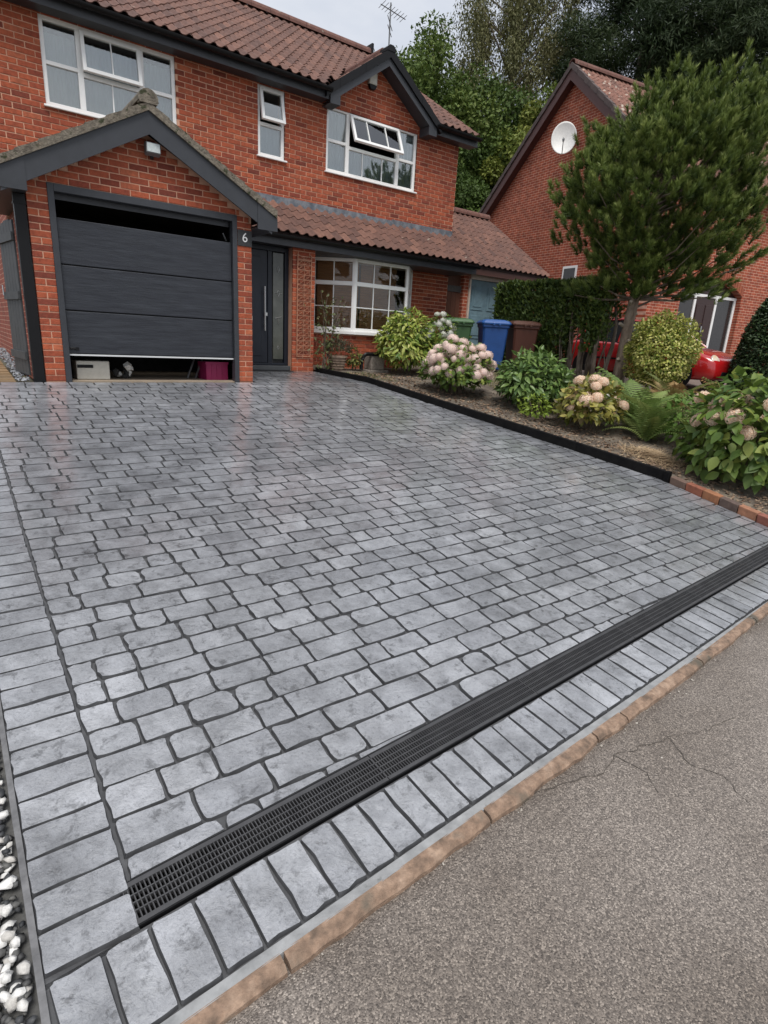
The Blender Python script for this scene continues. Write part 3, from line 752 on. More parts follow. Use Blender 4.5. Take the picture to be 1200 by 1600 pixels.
for x0, x1 in ((-.14, 4.98), (7.40, 8.58)):
    gutter(x0, x1, 1.70, 4.80, house)
    MB().box(x0, x1 - .004, 1.775, 1.80, 4.655, 4.80).build('fascia', M_anth, house)
    MB().box(x0, x1 - .006, 1.80, WY - .001, 4.665, 4.68).build('soffit', M_anth, house)
gutter(3.04, 8.36, 1.155, 2.285, house, .052)
MB().box(3.04, 8.34, 1.215, 1.24, 2.135, 2.27).build('fascia', M_anth, house)
MB().box(2.75, 8.34, 1.24, WY, 2.145, 2.16).build('soffit', M_anth, house)
# flashing above the porch roof
mb = MB(); x = 3.0; 
while x < 8.28:
    x1 = min(x + random.uniform(.5, .9), 8.3); zt = 3.03 + random.gauss(0, .006)
    mb.add([(x, WY - .010, 2.90), (x1, WY - .010, 2.90), (x1, WY - .008, zt), (x, WY - .008, zt), (x, WY - .15, 2.838), (x1, WY - .15, 2.838), (x, WY + .003, zt), (x1, WY + .003, zt)], [(0, 1, 2, 3), (4, 5, 1, 0), (3, 2, 7, 6)])
    x = x1 + .002
mb.build('flashing', M_lead, house)

# --- cross gable over the right upstairs window
g2 = MB(); ax, az = 6.2, 5.70; sl2 = .70; yb = 1.74
def band(mb, ax, az, hw, slope, top, bot, y0, y1):
    for sgn in (-1, 1):
        pts = [(ax, az + top), (ax + sgn * hw, az + top - slope * hw), (ax + sgn * hw, az + bot - slope * hw), (ax, az + bot)]
        if sgn > 0: pts = pts[::-1]
        mb.prism(pts, y0, y1, 'y')
band(g2, ax, az, 1.22, sl2, -.075, -.235, yb, yb + .022); g2.build('gable_board', M_anth, house)
for sgn in (-1, 1):
    mb = MB(); xa, xb = sorted((ax + sgn * 1.02, ax + sgn * 1.22)); mb.prism([(xa, az - .235 - sl2 * 1.02) if sgn > 0 else (xa, az - .235 - sl2 * 1.22 + .0), (xb, az - .235 - sl2 * 1.22) if sgn > 0 else (xb, az - .235 - sl2 * 1.02), (xb, 4.60), (xa, 4.60)], yb + .001, WY, 'y'); mb.build('soffit_box', M_anth, house)
mb = MB(); band(mb, ax, az, 1.2, sl2, -.20, -.215, yb + .022, WY + .01); mb.build('soffit', M_anth, house)
for sgn in (-1, 1):            # dark verge caps, one by one
    n = 5
    for k in range(n):
        a0, a1 = 1.30 * k / n, 1.30 * (k + 1) / n + .012
        th = .0 + .004 * (k % 2)
        pts = [(ax + sgn * a0, az + .035 + th - sl2 * a0), (ax + sgn * a1, az + .035 + th - sl2 * a1), (ax + sgn * a1, az - .11 + th - sl2 * a1), (ax + sgn * a0, az - .11 + th - sl2 * a0)]
        if sgn > 0: pts = pts[::-1]
        MB().prism(pts, yb - .035 - .003 * (k % 2), yb + .12, 'y').build('verge_cap', M_black, house)
MB().prism([(ax - .09, az - .02), (ax + .09, az - .02), (ax + .09, az + .03), (ax + .04, az + .075), (ax - .04, az + .075), (ax - .09, az + .03)], yb - .045, yb + .25, 'y').build('verge_cap', M_black, house)
gr2 = MB()
def main_y(z): return RY0 + (z - RZ0) / RS
for sgn in (-1, 1):
    e = ax + sgn * 1.24
    vs = [(ax, yb + .1, az - .01), (ax, main_y(az) + .1, az - .01), (e, main_y(az - sl2 * 1.24) + .2, az - .01 - sl2 * 1.24), (e, yb + .1, az - .01 - sl2 * 1.24)]
    gr2.add(vs, [(0, 1, 2, 3) if sgn < 0 else (3, 2, 1, 0)])
groof = gr2.build('gable_roof', M_under, house)
gp = []
V = []; Fs = []; rr = []; k = 0
for sgn in (-1, 1):
    a = math.atan(sl2); yy = yb + .12
    while yy < 3.0:
        s_ = 0
        while s_ < 1.5:
            zz = az - sl2 * (1.24 - s_ * math.cos(a)); xx = ax + sgn * (1.24 - s_ * math.cos(a))
            if zz < az and main_y(zz) > yy:
                M_ = tmat(xx, yy + (TW if sgn > 0 else 0) * 0 + (TW if sgn < 0 else 0), zz + .01, a, R(-90) if sgn < 0 else R(90)); M_ = np.array(M_)
                V.append(TVn @ M_[:3, :3].T + M_[:3, 3]); Fs.append(TFn + k * len(TV)); rr += [random.random()] * len(TV); k += 1
            s_ += TG
        yy += TW
o = obj('tile_field', npmesh('tile_field', np.concatenate(V), np.concatenate(Fs), rr, M_tile_s), groof); o['kind'] = 'stuff'
ridge(groof, (ax, yb + .2, az + .06), (ax, main_y(az) + .05, az + .06), .1, 3)
# alarm box under the gable
al = empty('alarm_box', (6.02, WY, 5.12), 'white alarm box with black base under the small gable', 'alarm box')
M_cream = mat('cream_plastic', [(.62, .6, .53)], .4, nscale=9, namt=.08)
MB().box(-.09, .09, -.07, -.002, .07, .36).build('cover', M_cream, al, bevel=.02)
MB().prism([(-.085, .07), (.085, .07), (.05, 0), (-.05, 0)], -.065, -.002, 'y').build('base', M_black, al)

# --- garage roof, boards, box ends
GB = -.20
mb = MB(); band(mb, APX, 3.32, 1.60, .55, -.14, -.39, GB, GB + .025)
mb.build('gable_board', M_anth, house)
for x0, x1 in ((-.30, -.005), (GW + .006, GW + .30)):
    mb = MB(); t0 = 3.32 - .14 - .55 * abs(x0 - APX) - .004; t1 = 3.32 - .14 - .55 * abs(x1 - APX) - .004
    mb.prism([(x0, 2.09), (x1, 2.09), (x1, t1), (x0, t0)], GB - .008, GB + .03, 'y')
    mb.box(x0, x1, GB + .03, WY - .01, 2.095, 2.115)
    mb.build('box_end', M_anth, house)
mb = MB()
for sgn in (-1, 1):
    e = 1.62; pts = [(APX, 3.19), (APX + sgn * e, 3.19 - .55 * e), (APX + sgn * e, 3.13 - .55 * e), (APX, 3.13)]
    mb.prism(pts if sgn < 0 else pts[::-1], GB + .02, WY - .002, 'y')
gar_roof = mb.build('garage_roof', M_under, house)
V = []; Fs = []; rr = []; k = 0; a = math.atan(.55)
for sgn in (-1, 1):
    yy = GB + .02
    while yy < WY - .1:
        s_ = 0
        while s_ < 1.75:
            xx = APX + sgn * (1.66 - s_ * math.cos(a)); zz = 3.205 - .55 * (1.66 - s_ * math.cos(a))
            M_ = np.array(tmat(xx, yy + (TW if sgn < 0 else 0), zz, a - R(2), R(-90) if sgn < 0 else R(90)))
            V.append(TVn @ M_[:3, :3].T + M_[:3, 3]); Fs.append(TFn + k * len(TV)); rr += [random.random()] * len(TV); k += 1
            s_ += TG
        yy += TW
M_mosstile = mat('mossy_tile', [(.12, .075, .055), (.16, .12, .085), (.09, .075, .05)], .9, 'attr', 9, .35, bump=.7, bscale=40, bdist=.01, spots=((.30, .29, .24), 9, .54))
o = obj('tile_field', npmesh('tile_field', np.concatenate(V), np.concatenate(Fs), rr, M_mosstile), gar_roof); o['kind'] = 'stuff'
M_moss = mat('lichened_verge', [(.085, .07, .055), (.19, .165, .13), (.125, .10, .075)], .95, nscale=9, namt=.45, detail=8, bump=1, bscale=45, bdist=.02, spots=((.04, .045, .02), 13, .56), coords='World')
for sgn in (-1, 1):              # mortar verge under stepped tile ends
    n = 7
    for k in range(n):
        a0, a1 = 1.67 * k / n, 1.67 * (k + 1) / n
        tl = []
        for j in range(7):
            q = a0 + (a1 - a0) * j / 6; tl.append((APX + sgn * q, 3.262 + .016 * (j / 6) + .006 * mno.noise((q * 20, k, sgn)) - .55 * q))
        bt = [(APX + sgn * a1, 3.178 - .55 * a1), (APX + sgn * a0, 3.178 - .55 * a0)]
        pts = tl + bt
        if sgn > 0: pts = pts[::-1]
        MB().prism(pts, GB - .03 - .006 * random.random(), GB + .2, 'y').build('verge_tile', M_moss, gar_roof)
ridge(gar_roof, (APX, GB - .045, 3.345), (APX, WY - .02, 3.345), .115, 5, M_moss)
MB().prism([(APX + .108 * math.cos(t), 3.345 - .065 + .108 * math.sin(t)) for t in np.linspace(-.35, math.pi + .35, 13)], GB - .04, GB + .06, 'y').build('ridge_mortar', M_moss, gar_roof)
# lamp on the garage gable
fl = empty('floodlight', (1.395, 0, 2.80), 'small grey security floodlight on the brick above the garage door', 'floodlight')
M_grey = mat('grey_metal', [(.16, .165, .17)], .45, namt=.1, metal=.4)
MB().prism([(-.16, .06), (-.16, -.05), (-.10, -.075), (-.06, -.07), (-.06, .05), (-.1, .075)], -.085, .085, 'x').build('housing', M_grey, fl, bevel=.006)
mb = MB(); mb.prism([(-.163, .052), (-.163, -.042), (-.161, -.042), (-.161, .052)], -.075, .075, 'x'); mb.build('lens', mat('lamp_lens', [(.5, .55, .55)], .15, namt=.15, nscale=20), fl)
mb = MB(); mb.box(-.02, .02, -.07, -.002, -.03, .03); mb.box(-.035, .035, -.012, -.001, -.05, .05); mb.tube([(0, -.06, -.06), (0, -.07, -.1)], .022, 10); mb.build('bracket', M_blackm, fl)
# garage door and frame
mb = MB(); FW = .068
mb.box(.2155, .2155 + FW, -.012, .10, -.2, 2.249); mb.box(GW - .2155 - FW, GW - .2155, -.012, .10, -.2, 2.249); mb.box(.2155 + FW, GW - .2155 - FW, -.012, .10, 2.165, 2.249)
mb.build('garage_frame', M_anth, house, bevel=.004)
M_gd = mat('garage_door_grain', [(.020, .022, .029), (.036, .040, .049)], .40, nscale=2.0, namt=.3, detail=8, bump=.5, bscale=9, bdist=.006, stretch=(1, 1, 11), rvar=.08, spec=.4)
gd = MB().box(.30, GW - .30, .075, .10, .34, 1.90); gdo = gd.build('garage_door', M_black, house)
DZ = [.338, .86, 1.385, 1.905]
for a_, b_ in zip(DZ, DZ[1:]): MB().box(.287, GW - .287, .045, .074, a_ + .007, b_ - .007).build('door_panel', M_gd, gdo, bevel=.007)
MB().box(.287, GW - .287, .04, .10, .318, .337).build('bottom_seal', mat('bright_strip', [(.62, .63, .64)], .35, namt=.05), gdo)
MB().box(.29, GW - .29, .11, .14, 2.10, 2.164).build('header_rail', M_anth, gdo)
mb = MB(); mb.tube([(.30, .03, .405), (.36, .028, .405)], .012, 8); mb.box(.36, .40, .02, .045, .385, .42); mb.build('latch', M_black, gdo)
MB().tube([(2.36, .14, 2.02), (2.41, .15, 1.93)], .01, 6).build('spring_arm', M_grey, gdo)
mb = MB(); mb.box(.112, .13, .24, 1.88, .01, 2.2); mb.box(GW - .13, GW - .112, .24, 1.88, .01, 2.2); mb.box(.112, GW - .112, 1.86, 1.89, .01, 2.2); mb.box(.112, GW - .112, .24, 1.89, 2.2, 2.22); mb.build('garage_shade_boards', mat('garage_shade_black', [(.02, .02, .02)], .9), house)  # added near-black boards: the garage's deep shade is put into their colour
mb = MB(); mb.box(.11, GW - .11, .02, 1.9, -.09, .006); mb.build('garage_floor', mat('dusty_concrete', [(.28, .22, .16), (.36, .29, .22)], .9, nscale=3, namt=.2), house)
# things inside, seen under the door
dw = empty('storage_drawer', (.58, .38, .006), 'cream plastic storage drawer on the garage floor behind the door', 'drawer')
MB().box(-.2, .2, -.15, .25, 0, .24).build('body', M_cream, dw, bevel=.012)
MB().box(-.19, .0, -.156, -.15, .15, .19).build('handle_slot', M_black, dw)
sb = MB(); random.seed(3)
for k in range(9): pebble(sb, (.95 + random.uniform(-.12, .12), .38 + random.uniform(-.06, .06), .06 + random.uniform(-.02, .12)), random.uniform(.05, .085), random.random(), k % 2, 1)
tag(sb.build('rag_bundle', [mat('black_cloth', [(.03, .03, .03)], .9), mat('white_cloth', [(.6, .6, .58)], .9)]), 'black and white bundle of rags beside the cream drawer in the garage', 'bundle')
cr_ = empty('plastic_crate', (2.27, .40, .006), 'magenta plastic crate on the garage floor under the raised door', 'crate')
M_mag = mat('magenta_plastic', [(.30, .012, .09)], .5, namt=.1)
mb = MB(); mb.box(-.17, .16, -.15, -.14, 0, .25); mb.box(-.17, -.16, -.14, .2, 0, .25); mb.box(.15, .16, -.14, .2, 0, .25); mb.box(-.17, .16, .2, .21, 0, .25); mb.box(-.16, .15, -.14, .2, 0, .01)
mb.build('shell', M_mag, cr_)
mb = MB()
for k in range(5): mb.box(-.165 + k * .078, -.155 + k * .078, -.158, -.151, .01, .24)
mb.box(-.18, .17, -.162, -.151, .23, .26); mb.build('rim', M_mag, cr_)
for x, lb in ((1.9, 'dark tool handle on the garage floor, farther from the magenta crate'), (2.02, 'dark tool handle on the garage floor, right beside the magenta crate')):
    o = tag(MB().tube([(x, .5, .006), (x + .22, .62, .45)], .014, 8).build('tool_handle', M_grey), lb, 'tool', 'tools in the garage')
# number plate on the pier
npl = empty('house_number', (2.62, 0, 1.975), 'dark square plaque with white number 6 on the garage pier', 'number plate')
MB().box(-.105, .105, -.014, -.001, -.105, .10).build('plaque', mat('slate_plaque', [(.035, .036, .038)], .6, nscale=12, namt=.25), npl, bevel=.003)
cu = bpy.data.curves.new('digit', 'FONT'); cu.body = '6'; cu.size = .17; cu.extrude = .002; cu.align_x = 'CENTER'; cu.align_y = 'CENTER'
to = bpy.data.objects.new('tmp', cu); COL.objects.link(to); bpy.context.view_layer.update()
me = bpy.data.meshes.new_from_object(to.evaluated_get(bpy.context.evaluated_depsgraph_get())); bpy.data.objects.remove(to); me.name = 'digit'; me.materials.clear(); me.materials.append(M_upvc)
o = obj('digit', me, npl); o.rotation_euler = (R(90), 0, 0); o.location = (0, -.0165, 0)
db = MB().box(GW + .002, GW + .022, .10, .14, .86, .95).build('doorbell', M_cream); tag(db, 'small pale doorbell on the side of the garage pier', 'doorbell')
db.location = (0, -.05, 0)

# --- windows
def win_frame(name, x0, x1, z0, z1, Y, mull=(), bars=(), fw=.055, dep=.07, parent=None, sill=True):
    """frame set in an opening; mull = list of (kind, pos, a, b)"""
    mb = MB(); y0, y1 = Y + .03, Y + .03 + dep
    mb.box(x0, x0 + fw, y0, y1, z0, z1); mb.box(x1 - fw, x1, y0, y1, z0, z1); mb.box(x0 + fw, x1 - fw, y0, y1, z1 - fw, z1); mb.box(x0 + fw, x1 - fw, y0, y1, z0, z0 + fw)
    for kind, p, a, b, wd in mull:
        if kind == 'v': mb.box(p - wd / 2, p + wd / 2, y0 + .002, y1 - .002, a, b)
        else: mb.box(a, b, y0 + .003, y1 - .003, p - wd / 2, p + wd / 2)
    o = mb.build(name, M_upvc, parent, bevel=.006)
    if bars:
        for kind, p, a, b in bars:
            m2 = MB()
            if kind == 'v': m2.box(p - .009, p + .009, y0 + .02, y0 + .045, a, b)
            else: m2.box(a, b, y0 + .021, y0 + .044, p - .009, p + .009)
            m2.build('glazing_bar', M_upvc, o)
    if sill: MB().box(x0 - .03, x1 + .03, Y - .045, Y + .03, z0 - .028, z0 - .001).build('sill', M_upvc, o, bevel=.006)
    return o
def pane(o, x0, x1, z0, z1, Y, m=GLASS): return MB().box(x0, x1, Y + .062, Y + .066, z0, z1).build('pane', m, o)
def sash(o, x0, x1, z0, z1, Y, deg, bars):
    fw = .05; mb = MB(); w_ = x1 - x0; h_ = z1 - z0
    mb.box(0, fw, -.03, .02, -h_, 0); mb.box(w_ - fw, w_, -.03, .02, -h_, 0); mb.box(fw, w_ - fw, -.03, .02, -fw, 0); mb.box(fw, w_ - fw, -.03, .02, -h_, -h_ + fw)
    for b in bars: mb.box(w_ * b - .008, w_ * b + .008, -.02, .008, -h_ + fw, -fw)
    s_ = mb.build('open_sash', M_upvc, o, bevel=.005); s_.location = (x0, Y + .025, z1); s_.rotation_euler = (R(-deg), 0, 0)
    p = MB().box(x0 + fw, x1 - fw, -.003, .001, -h_ + fw, -fw).build('pane', GLASS, o); p.location = (0, Y + .025, z1); p.rotation_euler = (R(-deg), 0, 0)
def curtain(x0, x1, z0, z1, Y, label, amp=.016, m=None, per=.075):
    mb = MB(); n = int((x1 - x0) / .012); vs = []
    for i in range(n + 1):
        x = x0 + (x1 - x0) * i / n; y = Y + amp * math.sin(x / per * 6.28 + 2 * math.sin(x * 3.1)) + amp * .5 * math.sin(x / .031 * 6.28)
        vs += [(x, y, z0), (x, y, z1)]
    mb.add(vs, [(2 * i, 2 * i + 2, 2 * i + 3, 2 * i + 1) for i in range(n)])
    return tag(mb.build('net_curtain', m or M_net, smooth=True), label, 'curtain')
M_net = mat('net_fabric', [(.42, .45, .46), (.55, .58, .58)], .9, nscale=4, namt=.1, stretch=(6, 1, .4), transl=.3)
# left upstairs window
o = win_frame('window', *W1, WY, [('v', 1.085, 3.645, 4.605, .075), ('v', 1.915, 3.645, 4.605, .075), ('h', 4.12, .655, 1.05, .05), ('h', 4.12, 1.95, 2.355, .05), ('h', 4.085, 1.12, 1.88, .06)],
              [('v', 1.5, 3.65, 4.06)], parent=house)
for a in ((.65, 1.05, 4.14, 4.61), (.65, 1.05, 3.64, 4.10), (1.95, 2.36, 4.14, 4.61), (1.95, 2.36, 3.64, 4.10), (1.12, 1.88, 3.64, 4.06)): pane(o, *a, WY)
sash(o, 1.10, 1.90, 4.10, 4.61, WY, 9, [.5])
curtain(.62, 2.38, 3.60, 4.5, WY + .135, 'white net curtain behind the wide window above the garage')
# narrow bathroom window
o = win_frame('window', *W2, WY, [('h', 4.10, 3.81, 4.21, .055)], parent=house)
pane(o, 3.81, 4.21, 3.66, 4.08, WY, GLASS)
sash(o, 3.795, 4.225, 4.12, 4.625, WY, 13, [])
curtain(3.78, 4.24, 3.6, 4.1, WY + .135, 'pale obscured panel behind the narrow upstairs window', .001)
# right upstairs window
o = win_frame('window', *W3, WY, [('v', 5.565, 3.675, 4.625, .075), ('v', 6.735, 3.675, 4.625, .075), ('h', 4.14, 5.145, 5.53, .05), ('h', 4.14, 6.77, 7.135, .05), ('h', 4.10, 5.6, 6.7, .055)],
              [('v', 5.92, 3.68, 4.08), ('v', 6.38, 3.68, 4.08)], parent=house)
for a in ((5.14, 5.53, 4.16, 4.63), (5.14, 5.53, 3.67, 4.12), (6.77, 7.14, 4.16, 4.63), (6.77, 7.14, 3.67, 4.12), (5.6, 6.7, 3.67, 4.08)): pane(o, *a, WY)
sash(o, 5.585, 6.715, 4.125, 4.63, WY, 24, [.31, .69])
curtain(5.1, 7.18, 3.62, 4.07, WY + .135, 'grey vertical pleated curtain behind the window under the small gable', .02)
curtain(5.1, 5.56, 4.07, 4.62, WY + .135, 'grey pleated curtain in the left upper light under the small gable', .02)
curtain(6.76, 7.18, 4.07, 4.62, WY + .135, 'grey pleated curtain in the right upper light under the small gable', .02)

# bay window: three facets
BF, BXa, BXb, BX0, BX1, BZ0, BZ1 = 1.50, 5.47, 6.76, 4.86, 7.30, .80, 2.14
bay = MB()
fac = [((BX0, WY + .02), (BXa, BF)), ((BXa, BF), (BXb, BF)), ((BXb, BF), (BX1, WY + .02))]
bayo = MB().prism([(BX0, WY + .02), (BXa - .0, BF - .05), (BXb, BF - .05), (BX1, WY + .02)], BZ0 - .03, BZ0 + .03, 'z').build('bay_window', M_upvc, house, bevel=.006)
nb = 0
for k, ((xa, ya), (xb, yb_)) in enumerate(fac):
    Lf = math.hypot(xb - xa, yb_ - ya); an = math.atan2(yb_ - ya, xb - xa); M_ = Matrix.Translation((xa, ya, 0)) @ Matrix.Rotation(an, 4, 'Z')
    mb = MB(); fw = .055
    mb.box(.0, fw, 0, .06, BZ0 + .03, BZ1, M=M_); mb.box(Lf - fw, Lf, 0, .06, BZ0 + .03, BZ1, M=M_); mb.box(fw, Lf - fw, 0, .06, BZ1 - .06, BZ1, M=M_); mb.box(fw, Lf - fw, 0, .06, BZ0 + .03, BZ0 + .09, M=M_)
    mb.box(fw, Lf - fw, .003, .057, 1.66, 1.735, M=M_)
    mb.build('facet_frame', M_upvc, bayo, bevel=.006)
    ncol = 3 if k == 1 else 2
    for j in range(1, ncol):
        x = fw + (Lf - 2 * fw) * j / ncol; MB().box(x - .009, x + .009, .015, .045, BZ0 + .09, 1.66, M=M_).build('glazing_bar', M_upvc, bayo); MB().box(x - .009, x + .009, .015, .045, 1.735, BZ1 - .06, M=M_).build('glazing_bar', M_upvc, bayo)
    MB().box(fw, Lf - fw, .018, .042, 1.265, 1.283, M=M_).build('glazing_bar', M_upvc, bayo)
    MB().box(fw - .01, Lf - fw + .01, .028, .032, BZ0 + .08, 1.67, M=M_).build('pane', GLASS_DARK, bayo); MB().box(fw - .01, Lf - fw + .01, .028, .032, 1.73, BZ1 - .05, M=M_).build('pane', GLASS_DARK, bayo)
    # low brick wall below
mb = MB(); mw = MB(); rows = int((BZ0 - .03) / .075) + 1
for (xa, ya), (xb, yb_) in fac:
    Lf = math.hypot(xb - xa, yb_ - ya); an = math.atan2(yb_ - ya, xb - xa); M_ = Matrix.Translation((xa, ya, 0)) @ Matrix.Rotation(an, 4, 'Z')
    mw.box(.004, Lf - .004, .04, .14, -.1, BZ0 - .032, M=M_)
    for r_ in range(rows):
        x = -.1125 if r_ % 2 else 0
        while x < Lf - .02:
            u = MB(); a0, a1 = max(x, .005), min(x + .215, Lf - .005)
            if a1 - a0 > .03 and r_ * .075 + .07 < BZ0 - .028:
                brick_geo(u, a0, a1, r_ * .075 + .005, .03, random.random()); mb.add([M_ @ Vector(p) for p in u.v], u.f, u.r[0])
            x += .225
bw = mb.build('bay_brickwork', M_brick_s, house); bw['kind'] = 'stuff'
mw.build('bay_wall', M_mortar, house)
MB().prism([(BX0 + .02, WY + .1), (BXa + .03, BF + .07), (BXb - .03, BF + .07), (BX1 - .02, WY + .1)], BZ1 - .02, BZ1 + .004, 'z').build('bay_head', M_upvc, house)
M_blind = mat('woven_blind', [(.36, .20, .11), (.48, .28, .16)], .8, nscale=3, namt=.3, stretch=(1, 1, 30), bump=.5, bscale=4)
bl = MB(); 
for xa, xb, lb in ((5.0, 5.95, 'brown woven blind in the bay window, on the front door side'), (6.0, 6.9, 'brown woven blind in the bay window, on the bins side')):
    bl_ = MB()
    for k in range(28):
        z = .86 + k * .046; bl_.box(xa, xb, WY + .06 + .008 * (k % 2), WY + .07 + .008 * (k % 2), z, z + .043)
    tag(bl_.build('window_blind', M_blind), lb, 'blind', 'blinds in the bay window')

# front door with side light
fd = MB(); FY = 1.50
fd.box(2.80, 2.87, FY, FY + .08, .16, 2.14); fd.box(4.0, 4.075, FY, FY + .08, .16, 2.14); fd.box(2.87, 4.0, FY, FY + .08, 2.06, 2.14); fd.box(3.68, 3.76, FY + .001, FY + .079, .16, 2.06); fd.box(2.87, 4.0, FY + .002, FY + .078, .16, .2)
M_door = mat('dark_blue_grey_door', [(.012, .015, .023)], .4, nscale=6, namt=.12, spec=.35)
fdo = fd.build('front_door', M_door, house, bevel=.006)
lf = MB(); lf.box(2.875, 3.675, FY + .015, FY + .06, .205, 2.055); lfo = lf.build('door_leaf', M_door, fdo, bevel=.005)
mb = MB(); mb.box(2.99, 3.56, FY + .006, FY + .016, .32, 1.95); mb.build('door_panel', M_door, fdo, bevel=.005)
M_steel = mat('brushed_steel', [(.55, .55, .55)], .3, metal=1, namt=.05)
mb = MB(); mb.tube([(3.60, FY - .05, .75), (3.60, FY - .05, 1.48)], .014, 10); mb.tube([(3.60, FY - .05, .85), (3.60, FY + .02, .85)], .009, 8); mb.tube([(3.60, FY - .05, 1.38), (3.60, FY + .02, 1.38)], .009, 8); mb.box(3.61, 3.655, FY - .03, FY + .014, 1.0, 1.055)
mb.build('pull_handle', M_steel, fdo)
M_obs = mat('obscured_glass', [(.055, .062, .055), (.09, .095, .085)], .12, nscale=2.5, namt=.25, bump=.15, bscale=30)
MB().box(3.79, 3.985, FY + .03, FY + .04, .27, 2.04).build('side_glass', M_obs, fdo)
M_came = mat('lead_came', [(.35, .36, .36)], .35, namt=.05, metal=.6)
def dia(z, w_=.028, h_=.05):
    mb = MB()
    for s1, s2 in ((1, 1), (1, -1), (-1, 1), (-1, -1)): mb.tube([(3.887, FY + .026, z + h_ * s2), (3.887 + w_ * s1, FY + .026, z)], .0035, 5)
    mb.build('leaded_motif', M_came, fdo)
dia(1.78); dia(1.39); dia(.47, .02, .035)
mb = MB(); mb.tube([(3.83, FY + .026, .97), (3.95, FY + .026, 1.0)], .006, 5); mb.tube([(3.885, FY + .026, .985), (3.89, FY + .026, .87)], .005, 5); mb.build('leaded_motif', M_came, fdo)
for xa, xb in ((3.81, 3.858), (3.916, 3.965)): MB().tube([(xa, FY + .026, 1.39), (xb, FY + .026, 1.39)], .003, 5).build('leaded_bar', M_came, fdo)
MB().box(2.80, 4.075, FY + .081, WY + .02, -.05, 2.14).build('hall_dark', mat('hall_unlit_dark', [(.05, .05, .05)], .9), fdo)  # solid block coloured dark to stand for the unlit hall
MB().box(2.76, 4.074, FY - .25, FY, -.02, .075).build('door_step', mat('black_step', [(.02, .02, .022)], .35, namt=.1), house, bevel=.008)
MB().box(2.76, 4.074, FY - .10, FY, .078, .158).build('threshold', mat('grey_threshold', [(.06, .065, .07)], .35, namt=.1), house, bevel=.008)
# trellis on the pier
M_trel = mat('brown_trellis', [(.30, .13, .075), (.38, .18, .11)], .75, nscale=10, namt=.2)
tr = empty('trellis', (4.29, PY, .33), 'narrow brown lattice trellis fixed to the brick pier by the front door', 'trellis')
mb = MB(); h_ = 1.62
for x in (-.14, .13): mb.box(x, x + .018, -.03, -.012, 0, h_ + .1)
mb.box(-.122, .13, -.029, -.013, 0, .018); mb.box(-.122, .13, -.029, -.013, h_, h_ + .018)
mb.build('rail', M_trel, tr)
z = .03; 
while z < h_ - .05:
    for s_ in (1, -1):
        m2 = MB(); yo = -.024 if s_ > 0 else -.017
        m2.tube([(-.122, yo, z + (0 if s_ > 0 else .17)), (.004, yo, z + .085), (.13, yo, z + (.17 if s_ > 0 else 0))], .0052, 4)
        m2.build('slat', M_trel, tr)
    m2 = MB(); m2.box(-.122, .13, -.030, -.026, z + .08, z + .09); m2.build('slat', M_trel, tr)
    z += .085
MB().box(-.002, .008, -.029, -.026, .02, h_).build('slat', M_trel, tr)

# aerial on the chimneyless ridge
an = empty('television_aerial', (8.42, 4.95, RZ0 + RS * 3.25), 'thin television aerial on a pole behind the small gable', 'aerial')
mb = MB(); mb.tube([(0, 0, 0), (0, 0, 1.35)], .017, 6); mb.build('mast', M_grey, an)
mb = MB(); mb.tube([(-.35, -.1, 1.18), (.55, .15, 1.24)], .011, 5)
for k in range(8):
    t = -.3 + k * .11; mb.tube([(t - .03, .0 - .18 + t * .27, 1.2 + .03 * k * .1), (t + .03, .18 + t * .27, 1.2 + .03 * k * .1)], .007, 4)
mb.tube([(-.25, -.25, .95), (.25, .25, .95)], .009, 4); mb.tube([(-.2, -.2, .8), (.2, .2, .8)], .009, 4)
mb.build('array', M_grey, an)

# downpipe, side gate and timber path left of the garage
dp = MB(); dp.box(-.13, -.012, .015, .12, -.03, 2.085); dp.box(-.138, -.004, .007, .128, 1.98, 2.0)
tag(dp.build('gate_post', M_black), 'square black gate post against the left corner of the garage', 'post')
gt = empty('side_gate', (-.14, .14, 0), 'dark grey boarded side gate standing open beside the garage', 'gate', rz=R(7))
M_gate = mat('dark_gate_paint', [(.035, .037, .04), (.05, .052, .055)], .6, nscale=8, namt=.25, bump=.3, bscale=30)
for k in range(5): MB().box(-.02, .0, .02 + k * .142, .155 + k * .142, .06, 1.82 + .02 * math.sin(k)).build('board', M_gate, gt, bevel=.003)
for z in (.25, .95, 1.6): MB().box(-.045, -.021, .0, .74, z, z + .09).build('ledge', M_gate, gt)
mb = MB(); mb.tube([(-.06, .66, 1.0), (-.06, .66, 1.12)], .008, 6); mb.build('latch', M_steel, gt)
pl = empty('timber_path', (-.62, .02, .0), 'path of weathered brown timber sleepers leading down the side of the garage', 'path')
M_timber = mat('weathered_timber', [(.20, .125, .06), (.27, .175, .09), (.15, .10, .055)], .8, 'obj', 3, .35, 6, stretch=(.6, 6, 3), bump=.5, bscale=12)
for k in range(26):
    y = .015 + k * .155; MB().box(-.55, .3, 0, .147, -.08, 0.0 + .05 * k * .155 + random.gauss(0, .002)).build('plank', M_timber, pl, loc=(0, y, .0), bevel=.004)
mb = MB(); random.seed(5)
for i in range(420):
    y = random.random() * 4; pebble(mb, (-.305 + random.random() * .16, y, .05 * y + .01), random.uniform(.012, .028), random.random(), 0)
tag(mb.build('slate_chips', mat('blue_grey_chips', [(.10, .105, .12), (.22, .23, .25), (.32, .33, .35)], .7, 'attr', 20, .2)), kind='stuff')

